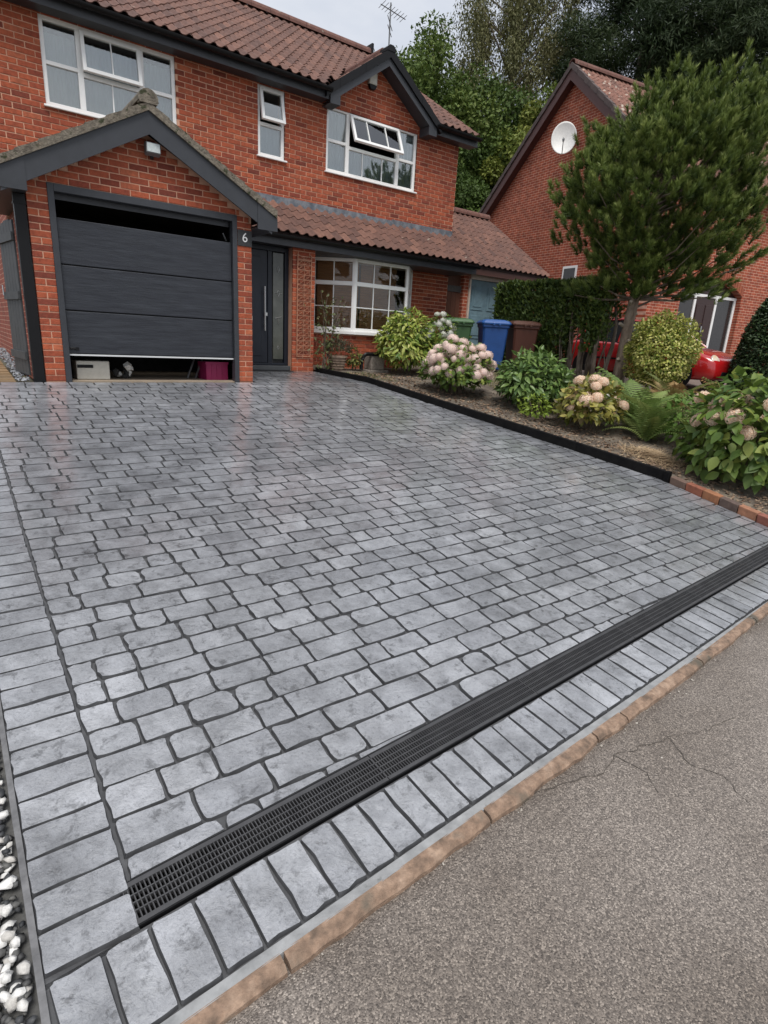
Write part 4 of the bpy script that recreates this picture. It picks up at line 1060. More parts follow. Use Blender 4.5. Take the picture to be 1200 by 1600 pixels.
# ------------------------------------------------------------------ neighbouring garage with the blue door
ng = empty('link_garage', (8.9, 2.0, .1), 'low garage with brown tiled roof and faded blue panelled doors behind the bins', 'garage')
NL = Vector(ng.location)
def nb_(mb, name, m, parent=None, **k):
    mb.v = [tuple(Vector(p) - NL) for p in mb.v]; return mb.build(name, m, parent or ng, **k)
mb = MB(); mb.box(8.74, 8.94, 2.0, 2.22, -.1, 2.42); mb.box(11.05, 11.3, 2.0, 2.22, -.1, 2.42); mb.box(8.94, 11.05, 2.02, 2.2, 2.24, 2.42)
nb_(mb, 'wall', M_bt_x)
mb = MB(); mb.box(11.1, 11.31, 2.22, 6.2, -.1, 2.42); mb.prism([(2.22, 2.42), (6.2, 2.42), (4.1, 3.78)], 11.1, 11.31, 'x'); nb_(mb, 'wall', M_bt_y2)
M_cb = mat('cream_board', [(.55, .45, .38)], .6, nscale=4, namt=.15)
mb = MB(); mb.box(8.94, 11.05, 1.96, 2.019, 2.14, 2.30); mb.box(8.90, 8.95, 1.965, 2.05, .05, 2.14); mb.box(11.04, 11.09, 1.965, 2.05, .05, 2.14); nb_(mb, 'door_frame', M_cb)
M_blue = mat('faded_blue_door', [(.13, .21, .255), (.17, .26, .30)], .6, nscale=4, namt=.2, bump=.2, bscale=20)
dd = MB(); dd.box(8.955, 11.035, 2.03, 2.06, .08, 2.14); ddo = nb_(dd, 'garage_door', M_blue)
for c_ in range(4):
    for r_ in range(3):
        xa = 9.0 + c_ * .512; za = .2 + r_ * .64; pb = MB(); pb.box(xa + .05, xa + .44, 2.018, 2.031, za, za + .52); pb.box(xa + .11, xa + .38, 2.008, 2.02, za + .07, za + .45); pb.v = [tuple(Vector(p) - NL) for p in pb.v]; pb.build('door_panel', M_blue, ddo, bevel=.006)
hb = MB(); hb.box(9.93, 10.0, 1.99, 2.02, 1.22, 1.30); hb.v = [tuple(Vector(p) - NL) for p in hb.v]; hb.build('handle', M_steel, ddo)
mb = MB(); mb.prism([(1.76, 2.40), (4.1, 2.40 + .65 * 2.34), (6.4, 2.40), (6.4, 2.35), (4.1, 2.34 + .65 * 2.34), (1.76, 2.35)], 8.34, 11.36, 'x'); nroof = nb_(mb, 'roof', M_under)
pls = [(x - NL.x, y - NL.y, z - NL.z, a) for x, y, z, a in tile_places(8.36, 11.40, (1.72, 2.40), .65, 2.85)]
tiles_joined('tile_field', pls, nroof)
mb = MB(); mb.box(8.40, 11.36, 1.775, 1.80, 2.22, 2.37); mb.box(8.40, 11.36, 1.80, 2.0, 2.24, 2.255); nb_(mb, 'fascia', mat('dark_brown_board', [(.07, .025, .018)], .6, namt=.15))
rt = MB(); ridge(ng, Vector((8.35, 4.1, 4.03)) - NL, Vector((11.38, 4.1, 4.03)) - NL, .11, 7)
# brown gate between the houses
bg_ = empty('passage_gate', (8.31, 2.07, .1), 'plain brown wooden gate in the narrow gap beside the low garage', 'gate')
M_bwood = mat('brown_wood', [(.115, .043, .026), (.15, .06, .036)], .65, nscale=5, namt=.25, stretch=(8, 8, 1))
for k in range(3): MB().box(.004 + k * .142, .140 + k * .142, 0, .025, 0, 1.72).build('board', M_bwood, bg_, bevel=.003)
MB().box(.004, .425, -.012, .04, 1.73, 1.86).build('top_rail', mat('grey_board', [(.10, .09, .085)], .8, namt=.2), bg_)
MB().box(.004, .425, .03, .06, 1.86, 2.35).build('infill', M_bwood, bg_)

# ================================================================== right-hand garden
def BZ(x, y): return G(x, y) + .05
# black edging boards
random.seed(11)
ed = empty('garden_edging', (5.0, -1.7, base(-1.7)), 'low black timber edging along the planted border beside the driveway', 'edging')
EL = Vector(ed.location)
M_blk = mat('black_timber', [(.005, .005, .006), (.010, .0095, .0095)], .85, spec=.12, nscale=9, namt=.3, bump=.5, bscale=40, bdist=.006)
cuts = [1.33, -.2, -1.77, -3.83, -4.97]
for a, b in zip(cuts, cuts[1:]):
    mb = MB(); P = []; n = 8
    for k in range(n + 1):
        y = a + (b - a) * k / n + (.006 if k == n else 0); x = DRr(y); z = base(y); h_ = .085 + .03 * sm((1.3 - y) / 5) + .004 * mno.noise((0, y * 6, 2))
        P += [(x, y, z - .1), (x - .004, y, z + h_ - .006), (x + .006, y, z + h_), (x + .05, y, z + h_ - .002), (x + .058, y, z - .1)]
    fs = [(k * 5 + j, (k + 1) * 5 + j, (k + 1) * 5 + j + 1, k * 5 + j + 1) for k in range(n) for j in range(4)] + [(0, 1, 2, 3, 4), tuple(n * 5 + 4 - j for j in range(5))]
    mb.add([Vector(p) - EL for p in P], fs).build('board', M_blk, ed)
MB().box(DRr(-4.97) - .03 - EL.x, DRr(-4.97) + .05 - EL.x, -5.02 - EL.y, -4.955 - EL.y, base(-5) - .1 - EL.z, base(-5) + .125 - EL.z).build('end_post', M_blk, ed, bevel=.008)
# brick edging
be = empty('brick_edging', (5.7, -5.1, base(-5.1)), 'row of worn orange, red and grey brick pavers edging the border', 'edging')
EL = Vector(be.location); y = -5.03; k = 0
bc = [(.17, .11, .085), (.28, .10, .06), (.34, .15, .075), (.13, .09, .075), (.36, .17, .10), (.27, .10, .07), (.33, .15, .09), (.2, .1, .07), (.3, .13, .08), (.25, .1, .07)]
while y > -6.2:
    ln = random.uniform(.20, .225); y1 = y - ln; mb = MB(); xa, xb = DRr(y) + .004, DRr(y1) + .004
    hz = .085 + random.gauss(0, .003)
    vs = []
    for (xx, yy) in ((xa, y - .004), (xa + .11, y - .004), (xb + .11, y1 + .004), (xb, y1 + .004)): vs.append(Vector((xx, yy, base(yy) - .08)) - EL)
    for (xx, yy) in ((xa, y - .004), (xa + .11, y - .004), (xb + .11, y1 + .004), (xb, y1 + .004)): vs.append(Vector((xx + random.gauss(0, .003), yy, base(yy) + hz)) - EL)
    mb.add(vs, [(0, 1, 2, 3), (7, 6, 5, 4), (4, 5, 1, 0), (5, 6, 2, 1), (6, 7, 3, 2), (7, 4, 0, 3)]).build('brick', mat('paver_%d' % k, [bc[k % 10], tuple(c * .75 for c in bc[k % 10])], .9, nscale=9, namt=.25, bump=.6, bscale=80), be, bevel=.007)
    y = y1; k += 1
# soil
M_soil = mat('garden_soil', [(.075, .055, .042), (.14, .115, .09), (.20, .17, .13)], .95, nscale=3.5, namt=.4, detail=8, bump=.9, bscale=60, bdist=.02, spots=((.13, .15, .05), 2.2, .66))
V = []; us = np.linspace(0, 1, 40); yg = np.linspace(-7.0, WY + .2, 80)
for y in yg:
    for u in us:
        xl = DRr(min(y, 1.3)) + .055; x = xl + u ** 1.3 * (10.6 - xl)
        V.append((x, y, BZ(x, y) + .02 * mno.noise((x * 2, y * 2, 0)) * min(1, u * 8) + .012 * mno.noise((x * 9, y * 9, 4)) - (.03 if u == 0 else 0)))
F = [(j * 40 + i, j * 40 + i + 1, (j + 1) * 40 + i + 1, (j + 1) * 40 + i) for j in range(79) for i in range(39)]
tag(MB().add(V, F).build('flower_bed', M_soil, smooth=True), kind='structure')
M_nd = mat('block_paving', [(.13, .10, .085), (.18, .14, .12)], .85, nscale=3, namt=.25, bump=.4, bscale=60)
V = []; xg = np.linspace(10.55, 40, 30); yg = np.linspace(-7.0, 14, 22)
for y in yg:
    for x in xg: V.append((x, y, G(x, y) - .02))
tag(MB().add(V, [(j * 30 + i, j * 30 + i + 1, (j + 1) * 30 + i + 1, (j + 1) * 30 + i) for j in range(21) for i in range(29)]).build('neighbour_drive', M_nd), kind='structure')
# scattered mulch, needles, dry grass
def blades(name, pts, lens, wid, lean, cols_mat, up=.8):
    n = len(pts); a = rng.uniform(0, 2 * np.pi, n); t = np.stack([np.cos(a), np.sin(a), np.full(n, 0.)], 1)
    d = np.stack([np.cos(a + 1.3) * lean, np.sin(a + 1.3) * lean, np.full(n, up)], 1) + rng.normal(0, .25, (n, 3)); d /= np.linalg.norm(d, axis=1)[:, None]
    P = np.asarray(pts); L_ = np.asarray(lens)[:, None]
    V = np.stack([P - t * wid, P + t * wid, P + d * L_ * .6 + t * wid * .7, P + d * L_], 1).reshape(-1, 3)
    k = np.arange(n)[:, None] * 4; F = np.concatenate([k + np.array([[0, 1, 2]]), k + np.array([[0, 2, 3]])])
    return tag(obj(name, npmesh(name, V, F, np.repeat(rng.random(n), 4), cols_mat)), kind='stuff')
def bedpts(n, x0, x1, y0, y1, dz=0):
    x = rng.uniform(x0, x1, n); y = rng.uniform(y0, y1, n); keep = [i for i in range(n) if x[i] > DRr(min(y[i], 1.3)) + .08]
    return np.array([(x[i], y[i], BZ(x[i], y[i]) + dz) for i in keep])
M_straw = mat('straw', [(.42, .29, .17), (.58, .44, .28), (.28, .19, .11)], .9, 'attr', 5, .1)
M_dgrass = mat('dry_grass', [(.20, .19, .06), (.30, .25, .10), (.12, .16, .04), (.36, .29, .14)], .85, 'attr', 5, .1, transl=.25)
M_mulch = mat('bark_mulch', [(.10, .06, .04), (.22, .14, .09), (.30, .22, .15), (.06, .04, .03)], .9, 'attr', 10, .2)
p = bedpts(16000, 7.0, 10.3, -3.4, .2); blades('grass', p, rng.uniform(.02, .06, len(p)), .004, .6, M_dgrass)
p = bedpts(900, 4.75, 5.4, -.2, .9); blades('moss_grass', p, rng.uniform(.015, .04, len(p)), .004, .6, mat('moss_green', [(.09, .12, .03), (.14, .16, .05)], .9, 'attr', 5, .1))
mb = MB()
for i in range(3600):
    y = random.uniform(-6.9, .8); x = DRr(min(y, 1.3)) + .08 + abs(random.gauss(0, .75))
    if x < 9: pebble(mb, (x, y, BZ(x, y) + .012), random.uniform(.008, .028), random.random(), 0, .35)
tag(mb.build('mulch', M_mulch), kind='stuff')
n = 1700; hp = np.stack([6.35 + rng.normal(0, .17, n), -4.45 + rng.normal(0, .24, n), np.zeros(n)], 1)
hp[:, 2] = [BZ(a, b) + .10 * math.exp(-((a - 6.35) / .2) ** 2 - ((b + 4.45) / .28) ** 2) * random.random() for a, b, _ in hp]
hp = hp[[a > DRr(b) + .1 for a, b, _ in hp]]
blades('straw_heap', hp, rng.uniform(.07, .2, len(hp)), .004, 1.6, M_straw, up=.12)

# ------------------------------------------------------------------ leaves and plants
LT = np.array([(0, 0, 0), (-.5, .45, .10), (0, 1, -.08), (.5, .45, .10), (0, .45, 0)]); LF = np.array([(0, 4, 1), (1, 4, 2), (0, 3, 4), (4, 3, 2)])
QT = np.array([(0, 0, 0), (.5, .5, .06), (0, 1, 0), (-.5, .5, .06)]); QF = np.array([(0, 1, 2), (0, 2, 3)])
def nrm(a): return a / np.maximum(np.linalg.norm(a, axis=1), 1e-9)[:, None]
def leafset(P, D, N, ln, wd, T=LT, TFc=LF):
    D = nrm(D); X = nrm(np.cross(D, N)); Z = np.cross(X, D)
    ln = np.broadcast_to(ln, len(P))[:, None, None]; wd = np.broadcast_to(wd, len(P))[:, None, None]
    V = P[:, None, :] + T[None, :, 0:1] * X[:, None, :] * wd + T[None, :, 1:2] * D[:, None, :] * ln + T[None, :, 2:3] * Z[:, None, :] * ln
    k = len(T); F = (np.arange(len(P)) * k)[:, None, None] + TFc[None]
    return V.reshape(-1, 3), F.reshape(-1, TFc.shape[1])
def leafobj(name, P, D, N, ln, wd, m, parent, T=LT, TFc=LF, rnd=None, loc=(0, 0, 0)):
    V, F = leafset(P - np.array(loc), D, N, ln, wd, T, TFc); n = len(P); rn = rng.random(n) if rnd is None else rnd
    o = obj(name, npmesh(name, V, F, np.repeat(rn, len(T)), m), parent); return o
LV, LFb = None, None
def big_leaf(m, w_=.62, curl=.16):
    mb = MB(); vs = []
    prof = [(0, .04), (.12, .55), (.32, .95), (.55, .92), (.78, .55), (.92, .22), (1, .0)]
    for t, h_ in prof:
        z = -curl * t * t
        vs += [(-h_ * w_ / 2, t, z + .08 * h_), (0, t, z), (h_ * w_ / 2, t, z + .08 * h_)]
    fs = []
    for k in range(len(prof) - 1):
        a = 3 * k; fs += [(a, a + 1, a + 4, a + 3), (a + 1, a + 2, a + 5, a + 4)]
    mb.add(vs, fs); me = mb.mesh('leaf', m); me.polygons.foreach_set('use_smooth', [True] * len(fs)); return me
def dome_pts(n, rx, ry, rz, lump=.16, low=-.15):
    """points on a lumpy dome with its foot at z=0: returns pos, outward normal"""
    u = rng.uniform(0, 2 * np.pi, n); c = rng.uniform(low, 1, n); s_ = np.sqrt(1 - c * c)
    d = np.stack([np.cos(u) * s_, np.sin(u) * s_, c], 1)
    ph = rng.uniform(0, 6, 6)
    r_ = 1 + lump * (np.sin(3 * u + ph[0] + 2 * c) * .5 + np.sin(5 * u + ph[1] - 4 * c) * .35 + np.sin(9 * c + ph[2] + 2 * u) * .35)
    r_ *= 1 - np.abs(rng.normal(0, .12, n))
    sc = np.array([rx, ry, rz * .62]); P = d * r_[:, None] * sc; P[:, 2] += rz * .38
    return P, nrm(d / sc)
def frames(P, Nn, droop=.35, jit=.35):
    n = len(P); T_ = nrm(np.cross(Nn, rng.normal(0, 1, (n, 3)))); out = Nn * .75 + T_ * .65; out[:, 2] -= droop; D = nrm(out + rng.normal(0, jit, (n, 3)))
    N2 = nrm(Nn + np.array([0, 0, .8]) + rng.normal(0, jit, (n, 3))); return D, N2
def mat_from(p, d, n_, s_):
    d = Vector(d).normalized(); x = d.cross(Vector(n_))
    if x.length < 1e-4: x = Vector((1, 0, 0))
    x.normalize(); z = x.cross(d)
    return Matrix(((x.x * s_, d.x * s_, z.x * s_, p[0]), (x.y * s_, d.y * s_, z.y * s_, p[1]), (x.z * s_, d.z * s_, z.z * s_, p[2]), (0, 0, 0, 1)))
def stems(parent, rx, ry, rz, n=14, r0=.008, m=None, name='stems'):
    mb = MB()
    for i in range(n):
        a = random.uniform(0, 6.28); f = random.uniform(.2, .8)
        mb.tube([(math.cos(a) * .05, math.sin(a) * .05, -.06), (math.cos(a) * rx * f * .5, math.sin(a) * ry * f * .5, rz * .4), (math.cos(a) * rx * f, math.sin(a) * ry * f, rz * (.9 - .3 * f))], [r0, r0 * .8, r0 * .4], 5)
    return mb.build(name, m or M_twig, parent)
M_twig = mat('woody_twig', [(.10, .075, .055), (.15, .12, .09)], .9, nscale=20, namt=.2)
def flower_head(m, n=46, petals=1, r_=1.0, ps=.36):
    V = []; F = []; R_ = []; k = 0
    i = np.arange(n) + .5; c = 1 - 1.55 * i / n; u = np.pi * (1 + 5 ** .5) * i; s_ = np.sqrt(np.maximum(0, 1 - c * c))
    P = np.stack([np.cos(u) * s_, np.sin(u) * s_, c * .78], 1) * (1 + rng.normal(0, .06, n))[:, None]; Nn = nrm(P)
    sets = []
    for q in range(petals):
        T_ = nrm(np.cross(Nn, np.array([.3, .5, .81]) + 0 * Nn)); B = np.cross(Nn, T_); a = 2 * np.pi * q / petals + rng.uniform(0, .6, n)
        D = T_ * np.cos(a)[:, None] + B * np.sin(a)[:, None] + Nn * .35
        P0 = P * .93 if petals > 1 else P * .93 - D * ps * .5
        v, f = leafset(P0, D, Nn, ps if petals == 1 else ps * .62, ps if petals == 1 else ps * .6, QT, QF); F.append(f + sum(len(x) for x in V)); V.append(v); R_.append(np.repeat(rng.random(n), 4))
    sv = [(0, 0, .58)] + [(.74 * math.cos(a) * math.sin(t), .74 * math.sin(a) * math.sin(t), .58 * math.cos(t)) for t in (.6, 1.2, 1.8, 2.4) for a in np.linspace(0, 2 * math.pi, 10, endpoint=False)] + [(0, 0, -.66)]
    sf = [(0, 1 + j, 1 + (j + 1) % 10) for j in range(10)]
    for k_ in range(3):
        for j in range(10): a_, b_, c_, d_ = 1 + k_ * 10 + j, 1 + k_ * 10 + (j + 1) % 10, 11 + k_ * 10 + (j + 1) % 10, 11 + k_ * 10 + j; sf += [(a_, d_, c_), (a_, c_, b_)]
    sf += [(31 + j, 41, 31 + (j + 1) % 10) for j in range(10)]
    F.append(np.array(sf) + sum(len(x) for x in V)); V.append(np.array(sv)); R_.append(np.full(len(sv), .45))
    return npmesh('flower_head', np.concatenate(V) * r_, np.concatenate(F), np.concatenate(R_), m)
def shrub(name, label, loc, rx, ry, rz, m, nleaf, ln, wd, cat='shrub', group=None, ind=0, inner=.4, flowers=None, twigs=14, droop=.35, mo=None, leafw=.62, low=-.15):
    t = empty(name, loc, label, cat, group); stems(t, rx, ry, rz, twigs)
    P, Nn = dome_pts(nleaf, rx, ry, rz, low=low); k = int(nleaf * inner); P[:k] *= rng.uniform(.45, .9, k)[:, None]
    D, N2 = frames(P, Nn, droop); L_ = ln * rng.uniform(.7, 1.2, nleaf)
    if ind:
        wp = [shown(Vector(p) + Vector(loc)) for p in P[k:]]; vis = np.argsort([-(np.dot(np.array(CAML) - np.array(loc), Nn[k + i])) for i in range(nleaf - k)])[:ind] + k
        me = big_leaf(mo, leafw)
        for i in vis:
            o = obj('leaf', me, t); o.matrix_local = mat_from(P[i], D[i], N2[i], L_[i])
        keep = np.ones(nleaf, bool); keep[vis] = False; P, D, N2, L_ = P[keep], D[keep], N2[keep], L_[keep]
    o = leafobj('foliage', P, D, N2, L_, L_ * wd, m, t); o['kind'] = 'stuff'
    if flowers:
        fm, nf, fr, flow = flowers
        P, Nn = dome_pts(nf * 3, rx * .98, ry * .98, rz * 1.0, low=flow)
        ch = []      # keep heads apart
        for i in range(len(P)):
            if all(np.linalg.norm(P[i] - P[j]) > fr * 1.35 for j in ch): ch.append(i)
            if len(ch) >= nf: break
        for i in ch:
            o = obj('flower_head', random.choice(fm), t); s_ = fr * random.uniform(.75, 1.15); q = (Vector(Nn[i]) * .7 + Vector((0, 0, .6))).to_track_quat('Z', 'Y')
            o.matrix_local = Matrix.LocRotScale(Vector(P[i] + Nn[i] * fr * .35), q, Vector((s_, s_, s_)))
    return t
def leafm(name, cols, src='attr', rough=.5, tr=.25): return mat(name, cols, rough, src, 8, .12, transl=tr, spec=.35)
HYL = [(.07, .125, .025), (.11, .18, .035), (.17, .24, .045), (.08, .15, .04), (.25, .29, .06)]
hyl_a = leafm('hydrangea_leaf_many', HYL); hyl_o = leafm('hydrangea_leaf', HYL, 'obj')
f_pink = [flower_head(mat('pale_pink_petals', [(.82, .64, .58), (.90, .77, .69), (.86, .68, .66), (.92, .84, .70)], .8, 'attr', 4, .05, transl=.4), 150, 1, 1, .25) for _ in range(2)]
f_white = [flower_head(mat('white_petals', [(.68, .68, .60), (.78, .78, .74)], .8, 'attr', 4, .05, transl=.4), 50, 1, 1, .40)]
f_peach = [flower_head(mat('faded_peach_petals', [(.86, .60, .45), (.92, .75, .58), (.90, .80, .66), (.80, .55, .44)], .8, 'attr', 4, .05, transl=.4), 120, 4, 1, .33) for _ in range(2)]
shrub('hydrangea', 'rounded hydrangea covered in pale pink flower heads beside the black edging', (5.92, -1.05, BZ(5.9, -1.05)), .60, .56, .84, hyl_a, 1700, .10, .6, flowers=(f_pink, 95, .088, .0), inner=.45)
shrub('hydrangea', 'white flowering hydrangea in front of the green wheelie bin', (6.78, .50, BZ(6.7, .45)), .40, .4, 1.1, hyl_a, 700, .10, .6, flowers=(f_white, 30, .07, .25))
AUC = [(.08, .15, .03), (.17, .25, .045), (.40, .43, .09), (.27, .34, .07), (.52, .52, .16)]
shrub('laurel_shrub', 'glossy shrub with yellow splashed leaves in front of the bay window', (6.22, .72, BZ(6, .72)), .62, .55, 1.16, leafm('variegated_leaf_many', AUC, 'attr', .35), 1900, .14, .38, ind=170, mo=leafm('variegated_leaf', AUC, 'obj', .35), leafw=.36, droop=.5)
RHO = [(.08, .15, .045), (.12, .20, .055), (.19, .28, .075), (.10, .17, .06)]
shrub('rhododendron', 'dense mid green shrub with long leathery leaves beside the pink hydrangea', (6.62, -2.1, BZ(6.6, -2.1)), .58, .52, .86, leafm('leathery_leaf_many', RHO, 'attr', .35), 1700, .15, .4, ind=190, mo=leafm('leathery_leaf', RHO, 'obj', .35), leafw=.38, droop=.45)
YHY = [(.10, .13, .025), (.26, .26, .05), (.40, .34, .09), (.12, .15, .03), (.20, .13, .06)]
shrub('hydrangea', 'small hydrangea with yellowing leaves and faded peach flower heads', (6.55, -3.25, BZ(6.55, -3.25)), .50, .46, .70, leafm('yellow_leaf_many', YHY), 750, .12, .6, ind=110, mo=leafm('yellow_leaf', YHY, 'obj'), flowers=(f_peach, 13, .085, .15))
shrub('young_shrub', 'low lime green seedling shrub by the black edging', (6.12, -2.62, BZ(6.1, -2.6)), .24, .24, .36, leafm('lime_leaf', [(.16, .24, .03), (.24, .32, .05)]), 240, .08, .5, twigs=6)
shrub('hydrangea', 'large hydrangea with broad green leaves and peach flowers behind the brick pavers', (6.80, -5.42, BZ(6.6, -5.38)), .80, .76, 1.28, hyl_a, 1500, .17, .62, ind=300, mo=hyl_o, flowers=(f_peach, 20, .105, -.05), inner=.3, droop=.55, low=-.4)
shrub('leafy_shrub', 'bright green leafy shrub between the ferns and the large hydrangea', (7.35, -4.35, BZ(7.35, -4.35)), .42, .4, .72, leafm('bright_leaf', [(.09, .17, .03), (.14, .24, .05)]), 420, .13, .5, droop=.3)

# ferns
def frond_mesh(m):
    mb = MB(); n = 22; P = [(0, t, .62 * t - .78 * t * t) for t in np.linspace(0, 1, n)]
    mb.tube([P[0], P[7], P[14], P[-1]], [.006, .005, .004, .002], 4, .2)
    for i in range(2, n):
        t = i / (n - 1); l_ = .21 * math.sin(math.pi * min(1, t * .95 + .12)) ** .8 + .01; x, y, z = P[i]
        for s_ in (-1, 1):
            w_ = .012; r_ = random.random()
            mb.add([(0, y - w_, z), (s_ * l_ * .55, y + l_ * .18 - w_, z - .02), (s_ * l_, y + l_ * .42, z - .06), (s_ * l_ * .55, y + l_ * .18 + w_, z - .02), (0, y + w_, z)], [(0, 1, 3, 4), (1, 2, 3)], r_)
    return mb.mesh('frond', m)
FERN = [(.13, .21, .06), (.20, .28, .075), (.27, .31, .10), (.19, .13, .05)]
fm1 = [frond_mesh(leafm('fern_green', FERN[:3], 'obj', .6)) for _ in range(3)]
fm2 = [frond_mesh(leafm('fern_turning', [(.16, .20, .06), (.30, .22, .09), (.36, .20, .09)], 'obj', .6)) for _ in range(2)]
for (x, y, n, l_, ms, lb) in ((7.20, -3.62, 30, .95, fm1, 'full green fern on the lawn edge in front of the round golden bush'), (6.95, -3.98, 22, .70, fm1, 'lower green fern arching over the straw heap'),
                              (8.75, -3.35, 22, .8, fm2, 'browning fern in front of the red car'), (9.75, -3.75, 22, .85, fm2, 'browning fern beside the dark clipped evergreen'), (8.3, -4.25, 18, .8, fm1, 'green fern behind the bright leafy shrub')):
    t = empty('fern', (x, y, BZ(x, y)), lb, 'fern', 'ferns in the border')
    for i in range(n):
        o = obj('frond', random.choice(ms), t); s_ = l_ * random.uniform(.7, 1.15)
        o.rotation_euler = (R(random.uniform(18, 66)), 0, random.uniform(0, 6.28)); o.scale = (s_, s_, s_)

# golden topiary on a thin trunk
tp = empty('topiary_bush', (9.55, -2.50, BZ(9.5, -2.42)), 'round golden variegated bush on a short bare trunk in front of the car', 'shrub')
M_bark = mat('grey_brown_bark', [(.10, .075, .055), (.17, .135, .105), (.23, .19, .15)], .95, nscale=9, namt=.35, stretch=(1, 1, .35), bump=.9, bscale=30, bdist=.02)
MB().tube([(0, 0, -.1), (.02, 0, .3), (-.02, .02, .8)], [.06, .05, .03], 8).build('trunk', M_bark, tp, smooth=True)
P, Nn = dome_pts(11000, .60, .60, 1.02, .17, low=-1); P[:, 2] += .52; k = 5000; P[:k] = np.array([0, 0, .9]) + (P[:k] - np.array([0, 0, .9])) * rng.uniform(.55, .95, k)[:, None]
D, N2 = frames(P, Nn, .05, .5)
o = leafobj('crown', P, D, N2, rng.uniform(.045, .075, len(P)), .04, leafm('gold_variegated', [(.10, .16, .025), (.22, .28, .05), (.44, .44, .10), (.60, .56, .22), (.32, .35, .06)]), tp); o['kind'] = 'stuff'
# clipped evergreen at the neighbour's door
yw = empty('clipped_evergreen', (13.15, -2.9, G(13, -2.6)), 'dark clipped conical evergreen beside the neighbouring front door', 'shrub')
MB().tube([(0, 0, -.1), (0, 0, 1.2)], [.06, .03], 7).build('trunk', M_bark, yw)
P, Nn = dome_pts(17000, .66, .66, 2.3, .06, low=-.6); k = 7000; P[:k, :2] *= rng.uniform(.5, .95, k)[:, None]; P[:, :2] *= (1.05 - .28 * np.clip(P[:, 2:3] / 2.3, 0, 1)); P[:, 2] += .05
D, N2 = frames(P, Nn, -.2, .5)
o = leafobj('crown', P, D, N2, rng.uniform(.06, .11, len(P)), .04, leafm('yew_green', [(.02, .042, .016), (.035, .066, .023), (.055, .09, .03)], tr=.1), yw); o['kind'] = 'stuff'

# conifer hedge with a bare near end
hg = empty('conifer_hedge', (9.75, .5, BZ(9.7, .5)), 'flat topped conifer hedge with bare stems at its open end beside the brown bin', 'hedge')
HL = np.array(hg.location)
n = 30000; t_ = rng.uniform(0, 1, n); face = rng.integers(0, 4, n)
yy = -1.25 + 2.75 * rng.random(n); hx = .36; zt = 1.76 + .02 * np.sin(yy * 7)
xx = np.where(face == 0, -hx + np.abs(rng.normal(0, .1, n)), np.where(face == 1, hx - np.abs(rng.normal(0, .1, n)), rng.uniform(-hx, hx, n))) + rng.normal(0, .03, n); zz = np.where(face == 2, zt, rng.uniform(.05, 1, n) * zt) + rng.normal(0, .015, n)
yy = np.where(face == 3, np.where(rng.random(n) < .5, 1.5, 1.5), yy) + rng.normal(0, .03, n)
low = np.where(yy < -.15, 1.16 + .2 * np.sin(yy * 9) + .25 * np.sin(yy * 23 + xx * 5) , -1) ; keep = zz > low
P = np.stack([xx, yy, zz], 1)[keep] + np.array([9.75, 0, BZ(9.75, 0)]) - HL
out = np.stack([np.where(face == 0, -1., np.where(face == 1, 1., 0)), np.where(face == 3, 1., 0), np.where(face == 2, 1., .15)], 1)[keep]
# hanging tufts on the bare end
q = []
for (ty, tz) in ((-.25, .85), (-.95, .75), (-1.15, 1.0), (-.3, 1.1), (-.7, 1.25)):
    m_ = 420; q.append(np.stack([9.6 + rng.normal(0, .10, m_), ty + rng.normal(0, .07, m_), BZ(9.7, 0) + tz + rng.uniform(-.32, .5, m_)], 1) - HL)
q = np.concatenate(q); P = np.concatenate([P, q]); out = np.concatenate([out, np.tile([-.6, -.3, .2], (len(q), 1))])
D = nrm(out * .5 + np.array([0, 0, .55]) + rng.normal(0, .45, P.shape)); N2 = nrm(out + rng.normal(0, .4, P.shape))
o = leafobj('foliage', P, D, N2, rng.uniform(.07, .14, len(P)), .045, leafm('conifer_green', [(.03, .06, .016), (.06, .10, .02), (.11, .15, .028), (.045, .08, .02)], tr=.12), hg); o['kind'] = 'stuff'
random.seed(21)
for i in range(22):
    y = random.uniform(-1.3, -.1) if i < 17 else random.uniform(0, 1.4); x = 9.72 + random.uniform(-.22, .2); z = BZ(x, y) - .05; r_ = random.choice([.014, .018, .022, .05, .06]) if i < 17 else .05
    P = [(x - HL[0], y - HL[1], z - HL[2])]
    for k in range(1, 5): P.append((P[-1][0] + random.gauss(.01, .035), P[-1][1] + random.gauss(0, .05), P[-1][2] + (1.75 / 4 if r_ < .04 else 1.6 / 4)))
    MB().tube(P, [r_, r_ * .9, r_ * .8, r_ * .65, r_ * .4], 6).build('stem', M_bark, hg, smooth=True)

